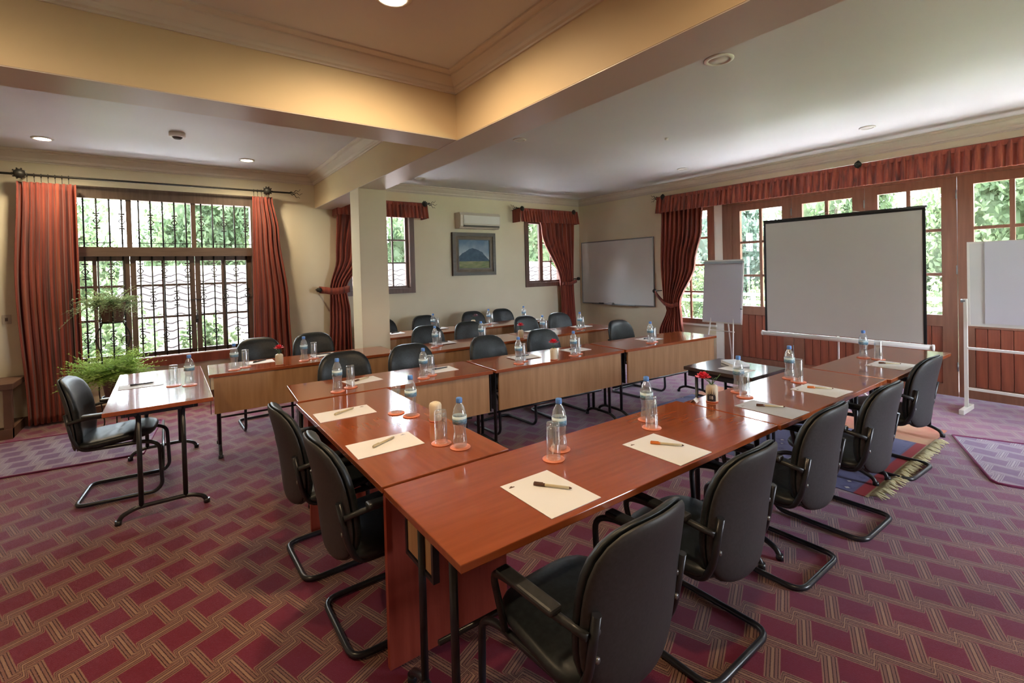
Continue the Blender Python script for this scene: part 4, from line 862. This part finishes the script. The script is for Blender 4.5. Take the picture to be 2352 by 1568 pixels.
for a_ in (.6, 2.7, 4.8):
    ca, sa = math.cos(a_), math.sin(a_); b.tube(fillet([(.19 * ca, .19 * sa, .0), (.10 * ca, .10 * sa, .10), (.15 * ca, .15 * sa, .46), (.10 * ca, .10 * sa, .8), (.17 * ca, .17 * sa, 1.0), (.08 * ca, .08 * sa, 1.16), (.12 * ca, .12 * sa, 1.26)], .08, 4), .006, 6)
    b.tube([((.12 + .05 * math.cos(k * .6)) * ca, (.12 + .05 * math.cos(k * .6)) * sa, .95 + .05 * math.sin(k * .6)) for k in range(9)], .004, 5)
b.done('scroll_leg', M['iron'], st)
for z, rr in ((.40, .11), (1.15, .10)): b = B(); b.tube([(rr * math.cos(k * PI / 8), rr * math.sin(k * PI / 8), z) for k in range(16)], .006, 5, closed=True); b.tube([(-rr, 0, z), (rr, 0, z)], .005, 5); b.tube([(0, -rr, z), (0, rr, z)], .005, 5); b.done('ring_shelf', M['iron'], st)
def plant(name, loc, rr, h, nfr, L, droop, wd_, mm, label, bias=(0, 0), sides=20):
    o = thing(name, label, 'plant', loc); b = B(); b.lathe([(0, 0), (rr * .68, 0), (rr * .95, h * .92), (rr * 1.06, h * .92), (rr * 1.06, h), (rr * .9, h), (rr * .88, h * .9), (0, h * .9)], (0, 0, 0), sides); b.done('pot', M['terra'], o)
    b = B(); rnd = random.Random(11)
    for i in range(nfr):
        a_ = rnd.uniform(0, 2 * PI); el = rnd.uniform(.0, 1.1); dv = (math.cos(a_) * math.cos(el) + bias[0], math.sin(a_) * math.cos(el) + bias[1], math.sin(el))
        frond(b, (rr * .5 * math.cos(a_), rr * .5 * math.sin(a_), h * .92), dv, L * rnd.uniform(.5, 1.1), droop * rnd.uniform(.4, 1.3), wd_, 16, rnd)
    q = b.done('foliage', mm, o, fix=False); return o
plant('potted_fern', (-.46, 6.25, .408), .12, .22, 520, .40, .10, .050, M['fern'], 'bushy bright green fern in the lower brown pot', (-.35, 0))
plant('potted_trailing_plant', (-.46, 6.25, 1.158), .115, .20, 150, .34, .22, .04, M['leafdark'], 'trailing plant in the upper brown pot of the stand', (.05, 0))
# ------------------------------------------------------------------ rugs
def rug(name, pts, mm, label, z=.006, binding=True, bind=None):
    o = thing(name, label, 'rug'); b = B(); n_ = len(pts); b.prism(pts, .0005, z); b.done('pile', mm, o)
    if binding: b = B(); b.tube([(x, y, z * .8) for x, y in pts], .011, 6, closed=True); b.done('binding', M['binding'], o)
    return o
rug('rug', [(-2.6, 5.66), (-.22, 5.40), (-.10, 6.55), (-2.5, 6.8)], M['rugcarpet'], 'faded lattice rug piece with dark edge at the left')
rug('rug', [(5.60, 1.08), (4.66, .70), (4.62, .66), (4.63, .60), (5.15, -.80), (6.15, -.40)], M['rugcarpet'], 'faded lattice rug piece with plum binding at the right')
pr_ = mat('blue_and_red_patterned_rug', (.2, .2, .3), .9); n = N(pr_); v = n.coords(); sp = n.n('ShaderNodeSeparateXYZ'); n.l(v, sp.inputs[0])
vo = n.n('ShaderNodeTexVoronoi'); vo.distance = 'MANHATTAN'; vo.inputs['Scale'].default_value = 9; n.l(v, vo.inputs['Vector'])
blue = n.ramp(vo.outputs['Distance'], [(.15, (.45, .42, .42)), (.22, (.07, .07, .17)), (.6, (.12, .12, .24))]); stripe = n.math('ADD', sp.outputs[1], 0)
c = n.ramp(n.math('SUBTRACT', sp.outputs[1], 1.10), [(.02, (.40, .33, .2)), (.055, (.40, .33, .2)), (.06, (.30, .03, .04)), (.12, (.30, .03, .04)), (.13, (.1, .1, .2))]); c2 = n.mix(n.math('GREATER_THAN', sp.outputs[1], 1.24), c, blue)
c3 = n.mix(n.math('GREATER_THAN', sp.outputs[0], 5.15), c2, n.ramp(n.noise(v, 3, 3), [(.3, (.42, .12, .08)), (.7, (.5, .28, .16))])); n.color(c3); n.bump(n.noise(v, 300, 2), .4, .003)
o = rug('fringed_rug', [(3.72, 1.14), (5.72, 1.14), (5.72, 3.36), (3.72, 3.36)], pr_, 'blue and red fringed rug under the front line of tables', .004, False)
b = B(); rnd = random.Random(5); x = 3.75
while x < 5.35:
    k = rnd.uniform(-.04, .04); L = rnd.uniform(.05, .10); b.tube([(x, 1.14, .008), (x + k * .4, 1.14 - L * .5, .012 + rnd.uniform(0, .012)), (x + k, 1.14 - L, .006)], [.006, .008, .003], 5); x += .011
b.done('fringe', M['fringe'], o, kind='stuff')
0 and rug('runner_rug', [(2.3, 2.9), (6.1, 2.9), (6.1, 3.42), (2.3, 3.42)], M['rugcarpet'], 'pale bluish lattice rug running under the first facing row', .005)
# ------------------------------------------------------------------ outside
b = B(); b.box((-60, -60, -1.2), (80, 80, -.9)); b.done('garden_ground', M['grass'], kind='structure', label='sunlit lawn outside the windows')
def roofside(name, label, x0, x1, y_eave, y_ridge, z_eave, z_ridge, axis, mm, mw, tw, th, vis, wavy=True):
    """single slope of a neighbouring roof, tiles laid as separate pieces on the visible part"""
    h = thing(name, label, 'building'); sl = math.hypot(y_ridge - y_eave, z_ridge - z_eave); nr = int(sl / th); nc = int((x1 - x0) / tw)
    def P(a, s, lift=0):
        t_ = s / sl; w_ = y_eave + (y_ridge - y_eave) * t_; z = z_eave + (z_ridge - z_eave) * t_ + lift; return (a, w_, z) if axis == 'x' else (w_, a, z)
    back = y_ridge + (y_ridge - y_eave)
    b = B()
    if axis == 'x': b.box((x0 + .3, y_eave + .5, -1), (x1 - .3, back - .5, z_eave + .02))
    else: b.box((y_eave + .5, x0 + .3, -1), (back - .5, x1 - .3, z_eave + .02))
    b.done('walls', mw, h)
    b = B(); R1 = [P(x0, 0, -.05), P(x1, 0, -.05), P(x1, sl, -.05), P(x0, sl, -.05)]
    e1 = (x0, back, z_eave) if axis == 'x' else (back, x0, z_eave); e2 = (x1, back, z_eave) if axis == 'x' else (back, x1, z_eave)
    b.poly(R1 + [e2, e1], [(0, 1, 2, 3), (3, 2, 4, 5)]); q = b.done('roof_deck', mm, h); md = q.modifiers.new('t', 'SOLIDIFY'); md.thickness = .08
    slope = math.atan2(z_ridge - z_eave, y_ridge - y_eave)
    def tile(b, off=(0, 0, 0)):
        n_ = 6; top = []; 
        for j, (ss, l_) in enumerate(((0, .03), (th * 1.1, .0))):
            top.append([b.bm.verts.new(Vector((k / n_ * tw, ss, l_ + (.035 * math.sin(k / n_ * 2 * PI) if wavy else 0))) + Vector(off)) for k in range(n_ + 1)])
        bot = [b.bm.verts.new(v_.co + Vector((0, 0, -.02))) for v_ in top[0]]
        for k in range(n_):
            b.bm.faces.new((top[0][k], top[0][k + 1], top[1][k + 1], top[1][k])); b.bm.faces.new((bot[k], bot[k + 1], top[0][k + 1], top[0][k]))
    first = None; rest = B(); cnt = 0; rot = (slope, 0, 0) if axis == 'x' else None
    for i in range(nr):
        for j in range(nc):
            a, s_ = x0 + j * tw, i * th; inv = vis[0] < a < vis[1] and vis[2] < s_ < vis[3]
            if axis == 'x': loc = P(a, s_); rt = (slope, 0, 0)
            else: loc = P(a + tw, s_); rt = (Matrix.Rotation(-PI / 2, 3, 'Z') @ Matrix.Rotation(slope, 3, 'X')).to_euler()
            if inv and cnt < 300:
                if first is None: b = B(); tile(b); first = b.done('roof_tile', mm, h, loc=loc, rot=rt)
                else: copy_mesh(first, h, loc, rt)
                cnt += 1
            else:
                Mx = Matrix.Translation(loc) @ (Matrix.Rotation(slope, 4, 'X') if axis == 'x' else rt.to_matrix().to_4x4())
                n0 = len(rest.bm.verts); tile(rest); rest.bm.verts.ensure_lookup_table()
                for v_ in rest.bm.verts[n0:]: v_.co = Mx @ v_.co
    rest.done('roof_tiles', mm, h, kind='stuff'); return h
roofside('tiled_house', 'low house with wavy pinkish roof tiles outside the barred window', -.9, 12.5, 11.2, 14.6, -.25, 1.95, 'x', M['tile'], M['render'], .34, .27, (-.7, 6.0, .9, 3.9))
roofside('shingled_house', 'house with grey shingled roof beyond the glazed doors', 5.4, 11.5, 17.5, 21, .9, 3.0, 'y', M['slate'], M['render'], .5, .3, (5.3, 10.3, 0, 4), wavy=False)
def leaves(b, c, rx, rz, n_, size, rnd):
    for _ in range(n_):
        a_, q_ = rnd.uniform(0, 2 * PI), rnd.uniform(-1, 1); rr = rnd.uniform(.55, 1.0) ** .5; s_ = math.sqrt(1 - q_ * q_)
        bump_ = 1 + .25 * math.sin(3 * a_ + q_ * 4) + .15 * math.sin(7 * a_ - 5 * q_); p_ = Vector((c[0] + rx * rr * s_ * math.cos(a_) * bump_, c[1] + rx * rr * s_ * math.sin(a_) * bump_, c[2] + rz * rr * q_ * bump_))
        d1 = Vector((rnd.gauss(0, 1), rnd.gauss(0, 1), rnd.gauss(0, 1))).normalized() * size; d2 = Vector((rnd.gauss(0, 1), rnd.gauss(0, 1), rnd.gauss(0, 1))).normalized() * size
        b.poly([p_ - d1, p_ - d2 * .6, p_ + d1, p_ + d2 * .6], [(0, 1, 2, 3)])
protos = []
for k in range(3):
    rnd = random.Random(20 + k); t_ = thing('garden_tree', 'x', 'tree'); b = B(); b.tube([(0, 0, -1.2), (.1, 0, .8), (0, .1, 2.4)], [.22, .16, .1], 8)
    for j in range(5): a_ = j * 1.3 + k; b.tube([(0, .05, 1.2 + .2 * j), (.7 * math.cos(a_), .7 * math.sin(a_), 2.2 + .2 * j), (1.3 * math.cos(a_), 1.3 * math.sin(a_), 2.9 + .2 * j)], [.07, .05, .02], 6)
    b.done('trunk', M['bark'], t_); b = B(); b2 = [((0, 0, 2.4), 1.9, 1.7), ((1, .4, 1.6), 1.3, 1.1), ((-1.1, -.3, 1.5), 1.3, 1.1), ((.2, -1, 1.0), 1.2, 1.0), ((-.3, .9, 3.4), 1.1, 1.0)]
    for c_, rx, rz in b2: leaves(b, (c_[0], c_[1], c_[2] + rnd.uniform(-.2, .2)), rx, rz, 3600, .105, rnd)
    
    for c_, rx, rz in b2:
        rings_ = []
        for i_ in range(1, 8):
            ph_ = PI * i_ / 8; rings_.append([(c_[0] + rx * .72 * math.sin(ph_) * math.cos(a2) * (1 + .12 * math.sin(3 * a2 + i_)), c_[1] + rx * .72 * math.sin(ph_) * math.sin(a2) * (1 + .12 * math.sin(3 * a2 + i_)), c_[2] + rz * .72 * math.cos(ph_)) for a2 in [k2 * 2 * PI / 12 for k2 in range(12)]])
        for ra, rb in zip(rings_, rings_[1:]):
            for k2 in range(12): b.poly([ra[k2], ra[(k2 + 1) % 12], rb[(k2 + 1) % 12], rb[k2]], [(0, 1, 2, 3)])
    b.done('crown', M['foliage2' if k == 1 else 'foliage'], t_, fix=False); protos.append((t_, tree_of(t_)))
tu = [0, 0, 0]
spots = [(13.3, -3.4, .6, .95, 'outside past the right edge'), (13.3, -.6, .6, 1.0, 'behind the far right door leaf'), (13.4, 2.0, .6, .92, 'behind the mobile flip board'), (13.4, 4.8, .6, 1.0, 'right of the projection screen beyond the doors'), (13.3, 7.5, .6, .9, 'beyond the easel'), (13.4, 10.2, .6, 1.0, 'beyond the side window'), (13.4, 12.9, .6, .9, 'outside beyond the tied door curtain'),
         (-3.6, 12.6, .7, .8, 'left of the tiled roof'), (-3.4, 21, .95, 1.25, 'beyond the tiled roof at the left'), (1.2, 21.4, .95, 1.3, 'beyond the tiled roof in the middle'), (5.6, 21, .95, 1.2, 'beyond the tiled roof right of the middle'), (10, 21.4, .95, 1.3, 'beyond the tiled roof behind the column window'), (17.5, 21, 1.1, 1.3, 'beyond the tiled roof behind the corner window'), (-8.2, 19, .95, 1.3, 'far left outside')]
for i, (x, y, sc, sz, l) in enumerate(spots):
    k = i % 3; pt, tr_ = protos[k]; lab = 'leafy garden tree ' + l
    if not tu[k]: o = pt; tu[k] = 1; o.location = (x, y, 0); tag(o, lab, 'tree', 'trees in the garden'); o.rotation_euler = (0, 0, i * 1.1)
    else: o = dup(pt, (x, y, 0), i * 1.1, lab, 'trees in the garden', tr_)
    o.scale = (sc, sc, sz)
def shrub(x, y, rx, h, label):
    o = thing('garden_shrub', label, 'shrub', (x, y, -.9), 0, 'shrubs outside the windows'); rnd = random.Random(int(x * 10 + y)); b = B()
    for j in range(6): b.tube([(0, 0, 0), (rx * .5 * math.cos(j), rx * .5 * math.sin(j), h * .6)], .02, 5)
    b.done('stem', M['bark'], o); b = B(); leaves(b, (0, 0, h * .55), rx, h * .5, 3000, .07, rnd); b.done('foliage', M['foliage'], o, fix=False)
shrub(-.95, 9.6, .75, 2.0, 'leafy shrub outside the left part of the barred window'); shrub(.55, 9.9, .45, 1.6, 'low shrub outside the middle of the barred window')
shrub(11.0, 4.7, .8, 2.2, 'shrub outside beside the easel'); shrub(11.1, 7.0, .8, 2.4, 'shrub outside the side window'); shrub(11.0, 2.4, .8, 1.8, 'shrub outside behind the projection screen'); shrub(11.0, .3, .8, 2.3, 'shrub outside behind the mobile flip board')
rl = thing('terrace_railing', 'white horizontal railing on the terrace outside the doors', 'railing', (8.6, 2.4, -.9))
for z in (1.92, 1.78): b = B(); b.box((-.02, -4, z - .025), (.02, 4, z + .025)); b.done('rail', M['whiteframe'], rl)
for y in (-3.9, -1.95, 0, 1.95, 3.9): b = B(); b.box((-.03, y - .03, 0), (.03, y + .03, 1.95)); b.done('post', M['whiteframe'], rl)
b = B(); b.box((-6, YB + T, -.95), (9, 11.4, -.86)); b.box((9, -8, -.95), (12.4, 11.4, -.86)); b.done('bounce_yard', M['paving'], kind='structure', label='added pale yard bouncing daylight up into the building')  # pale ground added to bounce daylight up to the ceiling
b = B(); b.box((XW + T, -3, -.95), (9.0, 7, -.08)); b.done('terrace', M['paving'], kind='structure', label='pale terrace slab outside the glazed doors')
